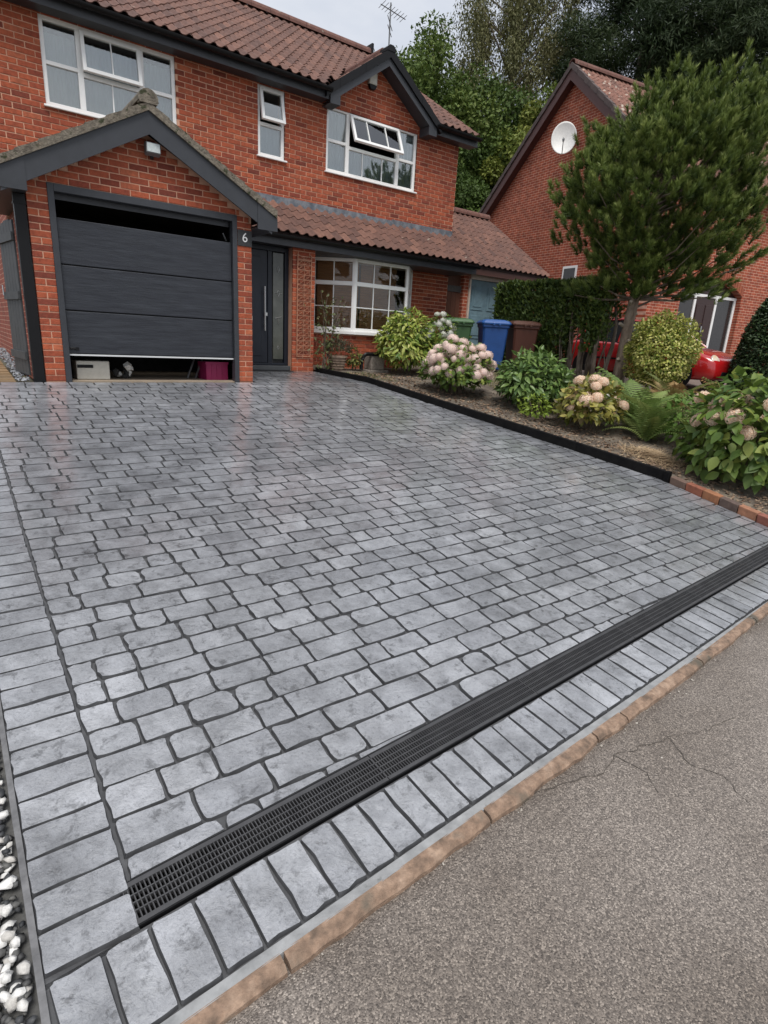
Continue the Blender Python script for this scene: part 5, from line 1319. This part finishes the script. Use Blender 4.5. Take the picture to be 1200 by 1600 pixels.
# ------------------------------------------------------------------ wheelie bins
def bin_(loc, rz, body, lid, label, sticker):
    t = empty('wheelie_bin', loc, label, 'bin', 'wheelie bins', rz)
    mbd = mat(body[0], [body[1]], .5, nscale=4, namt=.15, bump=.15, bscale=60); mld = mat(lid[0], [lid[1]], .42, nscale=4, namt=.12, bump=.1, bscale=60)
    w0, d0, w1, d1, h_ = .20, .23, .27, .30, .95
    mb = MB(); vs = []
    for (w_, d_, z) in ((w0, d0, .05), (w0 + .012, d0 + .012, .12), (w1 - .012, d1 - .012, .86), (w1, d1, .875), (w1 + .012, d1 + .012, .885), (w1 + .012, d1 + .012, h_)):
        c_ = .03; vs += [(-w_ + c_, -d_, z), (w_ - c_, -d_, z), (w_, -d_ + c_, z), (w_, d_ - c_, z), (w_ - c_, d_, z), (-w_ + c_, d_, z), (-w_, d_ - c_, z), (-w_, -d_ + c_, z)]
    fs = [(k * 8 + j, k * 8 + (j + 1) % 8, (k + 1) * 8 + (j + 1) % 8, (k + 1) * 8 + j) for k in range(5) for j in range(8)] + [tuple(range(7, -1, -1)), tuple(range(40, 48))]
    mb.add(vs, fs).build('body', mbd, t, bevel=.006)
    mb = MB(); vs = []
    for (w_, d_, z) in ((w1 + .035, d1 + .035, h_ - .012), (w1 + .037, d1 + .037, h_ + .02), (w1 + .0, d1 + .0, h_ + .06), (w1 - .08, d1 - .08, h_ + .085)):
        c_ = .045; vs += [(-w_ + c_, -d_, z), (w_ - c_, -d_, z), (w_, -d_ + c_, z), (w_, d_ - c_, z), (w_ - c_, d_, z), (-w_ + c_, d_, z), (-w_, d_ - c_, z), (-w_, -d_ + c_, z)]
    fs = [(k * 8 + j, k * 8 + (j + 1) % 8, (k + 1) * 8 + (j + 1) % 8, (k + 1) * 8 + j) for k in range(3) for j in range(8)] + [tuple(range(7, -1, -1)), tuple(range(24, 32))]
    mb.add(vs, fs).build('lid', mld, t, bevel=.008)
    mb = MB(); mb.tube([(-.2, d1 + .085, h_ - .0), (.2, d1 + .085, h_ - .0)], .015, 8)
    for x in (-.17, .17): mb.box(x - .02, x + .02, d1 - .0, d1 + .1, h_ - .05, h_ + .03)
    mb.build('handle', mbd, t)
    for x in (-.06, .06): MB().box(x - .02, x + .02, -d1 - .06, -d1 - .03, h_ - .03, h_ + .015).build('lid_grip', mld, t, bevel=.004)
    for x in (-.23, .19):
        m2 = MB(); m2.lathe([(.03, 0), (.1, 0), (.1, .04), (.03, .04)], seg=18, M=Matrix.Translation((x, d0 + .02, .1)) @ Matrix.Rotation(R(90), 4, 'Y')); m2.build('wheel', M_black, t)
    if sticker:
        for (x, z, w_, h2, m_) in sticker: MB().box(x, x + w_, -.29, -.284, z, z + h2, M=Matrix.Rotation(R(-4.4), 4, 'X') @ Matrix.Translation((0, 0.055, 0))).build('sticker', m_, t)
M_lab = mat('white_label', [(.7, .72, .75)], .5, namt=.1, nscale=30); M_labr = mat('red_white_label', [(.65, .15, .12), (.75, .7, .68)], .5, namt=.1, nscale=18)
bin_((7.72, 1.02, BZ(7.7, 1) - .0), R(-28), ('green_bin', (.035, .085, .03)), ('green_lid', (.05, .115, .045)), 'green wheelie bin behind the white hydrangea', None)
bin_((8.30, .52, BZ(8.3, .5)), R(-34), ('blue_bin', (.012, .06, .22)), ('blue_lid', (.018, .085, .29)), 'blue wheelie bin with a small white label', [(-.06, .62, .075, .05, M_lab)])
bin_((8.86, .22, BZ(8.8, .2)), R(-30), ('brown_bin', (.075, .022, .012)), ('brown_lid', (.10, .04, .025)), 'brown wheelie bin with two stickers beside the hedge', [(-.03, .66, .075, .08, M_labr), (-.03, .59, .06, .055, M_lab)])

# ------------------------------------------------------------------ pots and planter by the bay
def pot(loc, r_, h_, label, m):
    t = empty('plant_pot', loc, label, 'plant pot')
    MB().lathe([(r_ * .68, 0), (r_ * .95, h_ * .86), (r_ * 1.06, h_ * .87), (r_ * 1.06, h_), (r_ * .93, h_), (r_ * .9, h_ * .9), (.001, h_ * .9)], seg=22).build('pot', m, t, smooth='auto')
    mb = MB()
    for k in range(4): mb.lathe([(r_ * (.72 + .055 * k) + .012, h_ * (.12 + .18 * k)), (r_ * (.74 + .055 * k) + .015, h_ * (.15 + .18 * k)), (r_ * (.75 + .055 * k) + .01, h_ * (.18 + .18 * k))], seg=22)
    mb.build('bands', m, t)
    return t
M_terra = mat('weathered_terracotta', [(.21, .15, .11), (.28, .21, .16)], .9, nscale=7, namt=.25, bump=.4)
pt = pot((4.98, 1.26, BZ(4.98, 1.26) - .005), .18, .27, 'weathered banded terracotta pot with a wiry plant below the bay window', M_terra)
P, Nn = dome_pts(900, .25, .22, .36, .3, low=.0); P[:, 2] += .2; D, N2 = frames(P, Nn, -.5, .6)
o = leafobj('plant', P, D, N2, rng.uniform(.03, .09, len(P)), .012, leafm('grey_green_leaf', [(.05, .06, .03), (.10, .10, .06), (.13, .10, .07)]), pt); o['kind'] = 'stuff'
cl = empty('climbing_plant', (4.68, 1.22, BZ(4.68, 1.22)), 'thin straggly climber rising beside the brick pier to the bay window', 'climber')
random.seed(4)
for k in range(5):
    a = random.uniform(-.1, .35); MB().tube([(random.uniform(-.08, .12), 0, -.04), (.02 + a * .3, .02, .4), (a * .8, -.02, .85), (a * 1.2 + random.uniform(-.15, .15), .0, 1.2 + .2 * random.random())], [.011, .009, .006, .003], 5).build('stem', M_twig, cl)
P = np.stack([rng.normal(.07, .14, 260), rng.normal(0, .05, 260), rng.beta(1.2, 1.6, 260) * 1.35], 1); D, N2 = frames(P, nrm(rng.normal(0, 1, P.shape) + np.array([0, -1, .3])), .4)
o = leafobj('foliage', P, D, N2, rng.uniform(.05, .1, 260), .04, leafm('climber_leaf', [(.05, .07, .025), (.10, .12, .045), (.16, .17, .08)]), cl); o['kind'] = 'stuff'
tg = empty('stone_planter', (5.62, 1.16, BZ(5.6, 1.16)), 'pale stone block planter with a dark arched recess below the bay window', 'planter')
M_pst = mat('pale_rough_stone', [(.23, .20, .17), (.32, .28, .24)], .95, nscale=12, namt=.35, bump=.9, bscale=50, bdist=.015)
MB().box(-.02, .30, -.14, .12, 0.03, .30).build('block', M_pst, tg, bevel=.02); MB().box(-.12, .36, -.2, .16, -.02, .03).build('slab', M_pst, tg, bevel=.008)
mb = MB(); arc = [(-.22 + .24 * (1 - math.cos(t)) * .5 - .02, .02 + .30 * math.sin(t) ** .8) for t in np.linspace(.02, math.pi / 2, 8)]
mb.tube([(x, -.12, z) for x, z in arc] + [(.18, -.14, .33)], .035, 7); mb.build('black_hoop', M_black, tg)
shrub('potted_shrub', 'small dark leafy plant between the terracotta pot and the stone planter', (5.30, 1.16, BZ(5.3, 1.16)), .15, .14, .42, leafm('dull_leaf', [(.04, .055, .02), (.09, .11, .03), (.22, .22, .05)]), 260, .07, .5, twigs=6)
for i, (x, y, s_, lb) in enumerate(((9.02, -2.0, .10, 'white lump of stone by the pine trunk on the dry grass'), (8.75, -2.55, .085, 'bluish white stone lying out on the dry grass'))):
    mb = MB(); random.seed(30 + i)
    for k in range(3): pebble(mb, (random.uniform(-.3, .3) * s_, random.uniform(-.3, .3) * s_, .4 * s_), s_, .5, 0, 1)
    tag(mb.build('garden_stone', M_wst, loc=(x, y, BZ(x, y))), lb, 'stone', 'stones on the grass')

# ------------------------------------------------------------------ pine in the border
random.seed(52); rng = np.random.default_rng(52)
pn = empty('pine_tree', (9.70, -1.62, BZ(9.7, -1.62)), 'broad bushy pine with upright needle shoots standing in the front border', 'tree')
PN = Vector(pn.location)
PC = Vector((.10, -.15, 3.55)); PRX, PRZ = 1.72, 1.72
MB().tube([(0, 0, -.15), (.03, -.02, .5), (.0, -.04, 1.1), (.06, -.06, 1.9), (.06, -.1, 2.8), (.1, -.14, 3.9), (.08, -.14, 4.9)], [.14, .115, .10, .09, .07, .045, .015], 10).build('trunk', mat('pine_bark', [(.12, .085, .06), (.21, .16, .12), (.28, .23, .18)], .95, nscale=9, namt=.4, stretch=(1, 1, .4), bump=1, bscale=22, bdist=.03), pn, smooth=True)
mb = MB()       # cut branch stubs
for z, a in ((.55, 200), (.9, 250), (1.2, 170), (1.4, 300), (1.6, 220), (.75, 320)):
    x, y = math.cos(R(a)), math.sin(R(a)); mb.tube([(x * .05, y * .05, z), (x * .17, y * .17, z + .05)], [.035, .03], 7)
mb.build('branch_stub', mat('cut_wood', [(.34, .29, .23)], .9, namt=.2), pn)
tips = []; br = MB()
nb = 0
while nb < 310:
    d = Vector((random.gauss(0, 1), random.gauss(0, 1), random.gauss(0, 1))).normalized(); rr = random.uniform(.2, 1.0) ** .5
    p = Vector((d.x * PRX * rr, d.y * PRX * rr, d.z * PRZ * rr)) + PC
    if d.z < 0: p.x *= 1 - .12 * d.z * d.z; p.z = max(p.z, 1.75 + random.uniform(0, .5))
    if d.z > .2: p += Vector((.25, -.42, 0)) * (d.z - .2)
    z0 = max(1.45, min(4.9, p.z - .3 - .28 * math.hypot(p.x, p.y))); b0 = Vector((.06, -.1, z0)); mid = b0.lerp(p, .55) - Vector((0, 0, .10 * (p - b0).length))
    if nb % 5 == 0: br.tube([b0, mid, p], [.024, .013, .004], 5)
    nb += 1
    for k in range(12):
        q = p + Vector((random.gauss(0, .13), random.gauss(0, .13), random.gauss(0, .11)))
        o_ = (q - PC); o_.z *= .4
        tips.append((q, (Vector((0, 0, 1.0)) + o_.normalized() * .55 + Vector((random.gauss(0, .3), random.gauss(0, .3), 0))).normalized(), random.uniform(.10, .22)))
for (dx, dy, z, l_) in ((.55, -1.15, 1.95, .8), (.75, -1.5, 2.35, .8), (.3, -1.2, 1.75, .6), (-.5, .8, 1.75, .7), (-.2, -.3, 1.75, .5), (.25, -.2, 1.9, .5), (-.45, .3, 1.9, .5)):   # low side branches
    b0 = Vector((.05, -.08, 1.7)); p = Vector((dx * 1.15, dy * 1.15, z)); br.tube([b0, b0.lerp(p, .5) - Vector((0, 0, .05)), p], [.03, .02, .007], 5)
    for k in range(24):
        t = random.uniform(.35, 1.05); q = b0.lerp(p, t) + Vector((random.gauss(0, .1), random.gauss(0, .1), random.gauss(.04, .07))); tips.append((q, (Vector((dx, dy, .9)).normalized() + Vector((random.gauss(0, .2), random.gauss(0, .2), 0))).normalized(), random.uniform(.15, .26)))
br.build('branches', M_bark, pn)
NP = []; ND = []; NR = []
for q, d, l_ in tips:
    r0 = random.random(); n = 92
    t = rng.uniform(0, 1, n); a = rng.uniform(0, 6.283, n); s1 = d.orthogonal().normalized(); s2 = d.cross(s1); s1 = np.array(s1); s2 = np.array(s2); dn = np.array(d)
    side = np.cos(a)[:, None] * s1 + np.sin(a)[:, None] * s2
    NP.append(np.array(q) + dn * (t * l_)[:, None]); ND.append(nrm(dn * (.65 + .6 * t)[:, None] + side * (1.0 - .4 * t)[:, None])); NR.append(np.clip(r0 * .5 + t * .6 - .08 + rng.normal(0, .05, n), 0, 1))
NP = np.concatenate(NP); ND = np.concatenate(ND); NR = np.concatenate(NR)
NT = np.array([(-.5, 0, 0), (.5, 0, 0), (0, 1, 0)]); NF = np.array([(0, 1, 2)])
M_needle = mat('pine_needle', [(.032, .058, .013), (.088, .132, .028), (.165, .222, .050), (.30, .35, .11)], .5, 'attr', 3, .12, transl=.12, spec=.3)
o = leafobj('needles', NP, ND, rng.normal(0, 1, NP.shape), rng.uniform(.07, .12, len(NP)), .0125, M_needle, pn, NT, NF, NR); o['kind'] = 'stuff'

# ------------------------------------------------------------------ neighbouring house
nh = empty('neighbour_house', (14.3, .77, .15), 'neighbouring red brick house with steep gable, satellite dish and arched doorway', 'house', rz=R(-9))
HZ, HY, HS = 5.15, 3.81, .85; HD = 7.62; HW = 9.0; AZ = HZ + HS * HY
mb = MB(); AX0, AX1, ASP, ARI = 1.27, 3.95, 2.30, .42
wall_slab(mb, 0, HW, 0, .28, -.3, HZ, [(AX0, AX1, -.3, ASP + ARI + .02), (5.6, 7.4, 3.35, 4.6)])
arc = [(AX0 + (AX1 - AX0) * t, ASP + ARI * (1 - (2 * t - 1) ** 2)) for t in np.linspace(0, 1, 17)]
mb.prism([(AX0, ASP + ARI + .02)] + arc[:9] + [(arc[8][0], ASP + ARI + .02)], .001, .279, 'y'); mb.prism([(arc[8][0], ASP + ARI + .02)] + arc[8:] + [(AX1, ASP + ARI + .02)], .001, .279, 'y')
mb.build('front_wall', M_bt_x, nh)
mb = MB(); mb.prism([(.28, -.3), (HD, -.3), (HD, HZ), (HY, AZ - .02), (0.0, HZ), (.28, HZ)], 0, .25, 'x'); mb.build('gable_wall', M_bt_y2, nh)
mb = MB(); mb.prism([(.28, -.3), (HD, -.3), (HD, HZ), (HY, AZ - .02), (0.0, HZ), (.28, HZ)], HW - .25, HW, 'x'); mb.box(.25, HW - .25, HD - .25, HD, -.3, HZ); mb.build('rear_wall', M_bt_y2, nh)
M_vous = mat('arch_brick', [(.34, .10, .05), (.28, .075, .04)], .9, 'obj', 9, .2)
for k in range(24):
    t0, t1 = k / 24, (k + .86) / 24
    def ap(t, o_): return (AX0 - .02 + (AX1 - AX0 + .04) * t, ASP + (ARI + .0) * (1 - (2 * t - 1) ** 2) + o_)
    MB().prism([ap(t0, -.001), ap(t1, -.001), ap(t1, .22), ap(t0, .22)], -.012, .05, 'y').build('arch_brick', M_vous, nh)
M_maroon = mat('dark_brown_door_paint', [(.035, .014, .012)], .4, namt=.15); M_dg = mat('dark_side_glass', [(.03, .028, .028)], .12, namt=.2)
dr_ = MB(); 
for x0, x1 in ((AX0, AX0 + .09), (2.06, 2.15), (3.0, 3.09), (AX1 - .09, AX1)): dr_.box(x0, x1, .14, .22, -.05, 2.28)
dr_.box(AX0 + .09, AX1 - .09, .142, .218, 2.2, 2.28); do_ = dr_.build('door_frame', M_upvc, nh, bevel=.01)
MB().prism([(a, b) for a, b in arc], .2, .26, 'y').build('arch_panel', M_maroon, nh)
MB().box(2.15, 3.0, .165, .20, -.05, 2.2).build('door_leaf', M_maroon, do_)
for x in (2.23, 2.62):
    for z, h_ in ((.15, .75), (1.05, .95)): MB().box(x, x + .30, .15, .166, z, z + h_).build('door_panel', M_maroon, do_, bevel=.012)
MB().tube([(2.575, .14, 1.25), (2.575, .14, 1.42)], .022, 8).build('knocker', M_steel, do_)
MB().box(AX0 + .09, 2.06, .175, .19, -.05, 2.2).build('side_glass', M_dg, do_); MB().box(3.09, AX1 - .09, .175, .19, -.05, 2.2).build('side_glass', M_dg, do_)
MB().box(AX0, AX1, .262, .35, -.3, ASP + ARI).build('hall_dark', mat('hall_unlit_dark', [(.05, .05, .05)], .9), nh)  # block behind the doorway, its dark colour standing for an unlit hall
wn = win_frame('window', 5.6, 7.4, 3.35, 4.6, 0, [('v', 6.5, 3.4, 4.55, .07)], parent=nh); pane(wn, 5.65, 7.35, 3.4, 4.55, 0, GLASS_DARK)
MB().box(5.6, 7.4, .3, .32, 3.35, 4.6).build('window_back', M_net, nh)
fw = MB(); fw.box(-.02, .02, 2.75, 3.35, 2.3, 3.0); wf = fw.build('window', M_upvc, nh); MB().box(-.03, -.021, 2.82, 3.28, 2.37, 2.93).build('pane', M_dg, wf)
rf = MB().prism([(-.34, HZ - .28), (HY, AZ), (HD + .34, HZ - .28), (HD + .34, HZ - .34), (HY, AZ - .07), (-.34, HZ - .34)], -.24, HW + .2, 'x').build('roof', M_under, nh)
NT_C = [(.16, .075, .055), (.23, .11, .08), (.13, .065, .05)]
M_tile_n = mat('neighbour_tile', NT_C, .85, 'attr', 7, .3, spots=((.42, .36, .30), 5, .60))
tiles_joined('tile_field', tile_places(-.22, HW + .2, (-.40, HZ - .33), HS, 5.45), rf, m=M_tile_n)
M_vg = mat('dark_verge', [(.07, .05, .048), (.10, .075, .07)], .8, nscale=5, namt=.2); M_brb = mat('maroon_board', [(.075, .028, .024)], .55, namt=.15)
for sgn in (-1, 1):
    for k in range(14):
        a0, a1 = 4.15 * k / 14, 4.15 * (k + .97) / 14
        pts = [(HY + sgn * a0, AZ + .07 - HS * a0), (HY + sgn * a1, AZ + .09 - HS * a1), (HY + sgn * a1, AZ - .06 - HS * a1), (HY + sgn * a0, AZ - .08 - HS * a0)]
        MB().prism(pts if sgn < 0 else pts[::-1], -.30, -.16, 'x').build('verge_tile', M_vg, nh)
    pts = [(HY, AZ - .085), (HY + sgn * 4.12, AZ - .085 - HS * 4.12), (HY + sgn * 4.12, AZ - .36 - HS * 4.12), (HY, AZ - .36)]
    MB().prism(pts if sgn < 0 else pts[::-1], -.26, -.235, 'x').build('gable_board', M_brb, nh)
    pts = [(HY, AZ - .30), (HY + sgn * 4.0, AZ - .30 - HS * 4.0), (HY + sgn * 4.0, AZ - .32 - HS * 4.0), (HY, AZ - .32)]
    MB().prism(pts if sgn < 0 else pts[::-1], -.234, .01, 'x').build('soffit', M_brb, nh)
ridge(nh, (-.28, HY, AZ + .10), (HW + .2, HY, AZ + .10), .13, 20)
# satellite dish
sd_ = empty('satellite_dish', (14.80, 4.55, 6.50), 'white oval satellite dish on the gable of the neighbouring house', 'satellite dish')
dm = Matrix.Translation((-.30, -.12, .1)) @ Vector((-.78, -.62, .12)).to_track_quat('Z', 'Y').to_matrix().to_4x4()
prof = [(.001, 0), (.12, .012), (.24, .04), (.33, .085), (.36, .105), (.36, .115), (.33, .098), (.2, .04), (.001, .012)]
mb = MB(); mb.lathe(prof, seg=26, M=dm @ Matrix.Diagonal((1, 1.22, 1, 1))); mb.build('dish', mat('dish_white', [(.74, .74, .72)], .5, nscale=9, namt=.12), sd_, smooth=True)
mb = MB(); mb.tube([(.0, .0, -.15), (-.25, -.1, .0)], .02, 7); mb.tube([dm @ Vector((0, -.42, .1)), dm @ Vector((0, -.2, .42))], .012, 6); mb.build('arm', M_grey, sd_)
mb = MB(); c_ = dm @ Vector((0, -.18, .44)); mb.lathe([(.03, -.05), (.035, 0), (.02, .04)], c=c_, seg=10); mb.build('receiver', M_grey, sd_)

# ------------------------------------------------------------------ red car on the neighbour's drive
car = empty('red_car', (13.10, -2.25, G(12.85, -1) - .03), 'bright red hatchback parked nose out behind the pine and golden bush', 'car')
M_red = mat('red_car_paint', [(.42, .010, .012)], .25, namt=.04, coat=1)
ST = [(0.0, .32, .52, .60, .55), (.05, .22, .60, .66, .70), (.2, .19, .70, .76, .79), (.55, .18, .80, .86, .84), (1.0, .18, .88, .94, .855), (1.6, .18, .91, .93, .86), (2.6, .18, .93, .94, .86), (3.4, .18, .95, .97, .84), (3.8, .24, .95, .98, .79), (3.98, .36, .84, .88, .68)]
vs = []
for (y, zl, zb, zt, hw) in ST:
    half = [(hw - .12, zl), (hw - .02, zl + .06), (hw + .01, (zl + zb) * .5), (hw, zb - .12), (hw - .03, zb - .02), (hw - .12, zb + (zt - zb) * .45), (hw * .45, zt)]
    vs += [(x, y, z) for x, z in half] + [(-x, y, z) for x, z in half[::-1]]
n = 14; fs = [(k * n + j, (k + 1) * n + j, (k + 1) * n + (j + 1) % n, k * n + (j + 1) % n) for k in range(len(ST) - 1) for j in range(n)] + [tuple(range(n)), tuple((len(ST) - 1) * n + n - 1 - j for j in range(n))]
body = MB().add(vs, fs).build('body', M_red, car, smooth=True); sub = body.modifiers.new('sub', 'SUBSURF'); sub.levels = 2; sub.render_levels = 2
GS = [(1.02, .90, .90, .74, .72), (1.72, .90, 1.38, .80, .58), (2.5, .90, 1.46, .80, .60), (3.2, .90, 1.42, .79, .58), (3.72, .92, .97, .72, .66)]
vs = []
for (y, z0, z1, w0, w1) in GS: vs += [(-w0, y, z0), (-w1, y, z1), (w1, y, z1), (w0, y, z0)]
fs = [(k * 4 + j, k * 4 + j + 1, (k + 1) * 4 + j + 1, (k + 1) * 4 + j) for k in range(4) for j in range(3)]
MB().add(vs, fs).build('windows', mat('car_glass', [(.02, .025, .028)], .05, namt=.05), car)
vs = []
for (y, z, w_) in ((1.68, 1.37, .575), (1.8, 1.42, .585), (2.5, 1.475, .605), (3.2, 1.435, .585), (3.32, 1.38, .57)): vs += [(-w_, y, z), (-w_ * .5, y, z + .025), (w_ * .5, y, z + .025), (w_, y, z)]
MB().add(vs, [(k * 4 + j, k * 4 + j + 1, (k + 1) * 4 + j + 1, (k + 1) * 4 + j) for k in range(4) for j in range(3)]).build('roof', M_red, car, smooth=True)
for s_ in (-1, 1):
    mb = MB(); mb.tube([(s_ * .735, 1.02, .91), (s_ * .585, 1.72, 1.385), (s_ * .605, 2.5, 1.465), (s_ * .585, 3.2, 1.425), (s_ * .68, 3.72, .97)], .026, 6); mb.tube([(s_ * .80, 2.4, .92), (s_ * .60, 2.4, 1.455)], .03, 6); mb.build('pillar', M_red, car)
    MB().lathe([(.001, -.02), (.07, -.018), (.095, 0), (.07, .02), (.001, .026)], seg=16, M=Matrix.Translation((s_ * .61, .115, .625)) @ Matrix.Rotation(R(62), 4, 'X') @ Matrix.Rotation(R(s_ * 20), 4, 'Y') @ Matrix.Diagonal((1.25, 1.5, 1, 1))).build('headlight', mat('headlight_lens', [(.6, .42, .2), (.75, .72, .68)], .1, nscale=9, namt=.2), car, smooth=True)
    mb = MB(); mb.box(s_ * .88 - .06, s_ * .88 + .06, 1.22, 1.34, .93, 1.06); mb.build('mirror', M_red, car, bevel=.03)
    for y in (.78, 3.22):
        M_ = Matrix.Translation((s_ * .775, y, .31)) @ Matrix.Rotation(R(90 * s_), 4, 'Y')
        ty = MB().lathe([(.20, .02), (.29, .0), (.31, .03), (.31, .09), (.29, .115), (.20, .11)], seg=24, M=M_).build('wheel', mat('tyre', [(.015, .015, .015)], .8), car, smooth='auto')
        mb = MB(); mb.lathe([(.205, .09), (.21, .11), (.19, .113), (.18, .09), (.05, .085), (.045, .11), (.001, .112)], seg=24, M=M_)
        for k in range(7):
            a = 2 * math.pi * k / 7; mb.tube([M_ @ Vector((.03 * math.cos(a), .03 * math.sin(a), .10)), M_ @ Vector((.195 * math.cos(a), .195 * math.sin(a), .10))], .016, 5)
        mb.build('rim', mat('alloy', [(.5, .5, .51)], .35, metal=.8), ty)
        mb = MB(); mb.lathe([(.30, .10), (.35, .10), (.35, .115), (.30, .115)], seg=24, M=M_); mb.build('arch_lip', M_black, car)
mb = MB(); mb.box(-.45, .45, -.012, .1, .27, .40); mb.build('grille', M_black, car, bevel=.02)
mb = MB(); mb.box(-.80, .80, 1.3, 3.0, .16, .20); mb.build('underside', M_black, car)
mb = MB(); mb.box(-.868, -.862, 1.15, 3.1, .52, .56); mb.build('side_strip', M_black, car)

# ------------------------------------------------------------------ trees behind the houses
def tree(name, label, loc, h, rx, rz, cz, cols, nleaf, lsz, seed, nclump=70, tr=.16, flat=1.0, wd=.6, droop=0, clr=.24, lean=(0, 0), upf=0, T=QT, TFc=QF, low=-.9):
    global rng
    rng = np.random.default_rng(seed); random.seed(seed)
    t = empty(name, loc, label, 'tree', 'trees behind the houses'); tm = MB()
    tm.tube([(0, 0, -.3), (lean[0] * .3, lean[1] * .3, h * .3), (lean[0] * .7, lean[1] * .7, h * .65), (lean[0], lean[1], h * .93)], [tr, tr * .8, tr * .5, tr * .1], 8)
    Cn = []
    while len(Cn) < nclump:
        d = rng.normal(0, 1, 3); d /= np.linalg.norm(d); r_ = rng.uniform(.25, 1) ** .5
        if d[2] < low: continue
        c = np.array([d[0] * rx * r_, d[1] * rx * r_, cz + d[2] * rz * r_])
        if upf and d[2] > 0: c[:2] *= 1 - upf * d[2]
        Cn.append(c)
    Cn = np.array(Cn); rad = rng.uniform(.7, 1.35, nclump) * clr * rx
    for c in Cn[::2]:
        z0 = max(h * .18, c[2] - .55 * math.hypot(c[0], c[1]) - .6); f = z0 / h; b0 = (lean[0] * f, lean[1] * f, z0); r0 = tr * .34
        tm.tube([b0, ((b0[0] + c[0]) * .5, (b0[1] + c[1]) * .5, (b0[2] + c[2]) * .5 + .1), tuple(c)], [r0, r0 * .6, r0 * .15], 5)
    tm.build('trunk', M_bark, t)
    k = rng.integers(0, nclump, nleaf); dirs = nrm(rng.normal(0, 1, (nleaf, 3))); rr = rng.random(nleaf) ** .45
    off = dirs * (rr * rad[k])[:, None]; off[:, 2] *= flat
    if droop: off[:, 2] -= np.abs(rng.normal(0, droop, nleaf)); off[:, :2] *= .75
    P = Cn[k] + off; D = nrm(rng.normal(0, 1, P.shape) + np.array([0, 0, -.35 - (1.4 if droop else 0)]) + dirs * .5); N2 = nrm(dirs + np.array([0, 0, .6]) + rng.normal(0, .5, P.shape))
    rnd = np.clip(rng.random(nclump)[k] * .55 + rng.random(nleaf) * .45, 0, 1)
    L_ = lsz * rng.uniform(.7, 1.3, nleaf)
    o = leafobj('crown', P, D, N2, L_, L_ * wd, mat(name + '_leaf_%d' % seed, cols, .6, 'attr', 3, .1, transl=.22, spec=.25), t, T, TFc, rnd); o['kind'] = 'stuff'
    return t
GR = [(.036, .066, .017), (.068, .112, .024), (.105, .155, .034), (.165, .20, .05)]
YG = [(.06, .09, .018), (.11, .155, .028), (.17, .20, .04), (.24, .25, .055)]
BI = [(.06, .07, .026), (.10, .105, .04), (.15, .145, .06), (.11, .085, .045)]
DK = [(.012, .026, .012), (.024, .042, .017), (.038, .060, .023), (.06, .08, .03)]
tree('deciduous_tree', 'tall dense green tree rising behind the small gable', (17.6, 15.6, 0), 13.6, 3.9, 5.6, 7.6, GR, 105000, .165, 1, 130)
tree('deciduous_tree', 'leafy mid green tree between the two houses, beneath the weeping birch', (20.3, 14.2, 0), 12.8, 3.2, 5.0, 6.8, GR, 85000, .16, 2, 115)
tree('deciduous_tree', 'yellowish green tree just behind the neighbouring gable', (20.6, 10.4, 0), 11.2, 2.7, 4.4, 6.2, YG, 65000, .15, 3, 95)
tree('birch_tree', 'weeping birch with fine hanging olive foliage behind the two houses', (24.6, 16.6, 0), 20.5, 4.4, 7.0, 13.2, BI, 90000, .17, 4, 130, tr=.2, droop=1.3, wd=.35, clr=.2)
tree('pine_tree', 'dark tall pine behind the ridge of the neighbouring house, next to the birch', (26.6, 10.6, 0), 20, 3.4, 6.6, 13.0, DK, 90000, .24, 5, 95, tr=.25, flat=.45, wd=.17, clr=.34, lean=(.3, .2))
tree('pine_tree', 'dark open pine above the middle of the neighbouring roof', (28.2, 7.2, 0), 19, 3.4, 5.4, 13.6, DK, 75000, .24, 6, 62, tr=.25, flat=.45, wd=.17, clr=.34)
tree('pine_tree', 'dark pine towering over the far end of the neighbouring roof', (29.0, 3.6, 0), 18, 3.8, 6.0, 12.0, DK, 90000, .24, 7, 95, tr=.25, flat=.45, wd=.17, clr=.34)
tree('deciduous_tree', 'shady low tree filling the gap between the house corner and the neighbouring gable', (17.2, 11.4, 0), 7.6, 2.3, 3.7, 3.9, GR[:3], 60000, .14, 8, 85)
tree('deciduous_tree', 'distant treetop just showing above the main roof ridge', (13.6, 18.6, 0), 13.9, 1.2, 3.5, 10.4, GR, 12000, .15, 9, 26)
tree('deciduous_tree', 'slender tree behind the television aerial', (15.6, 17.2, 0), 12.9, 1.7, 4.2, 8.6, GR, 18000, .15, 10, 34)
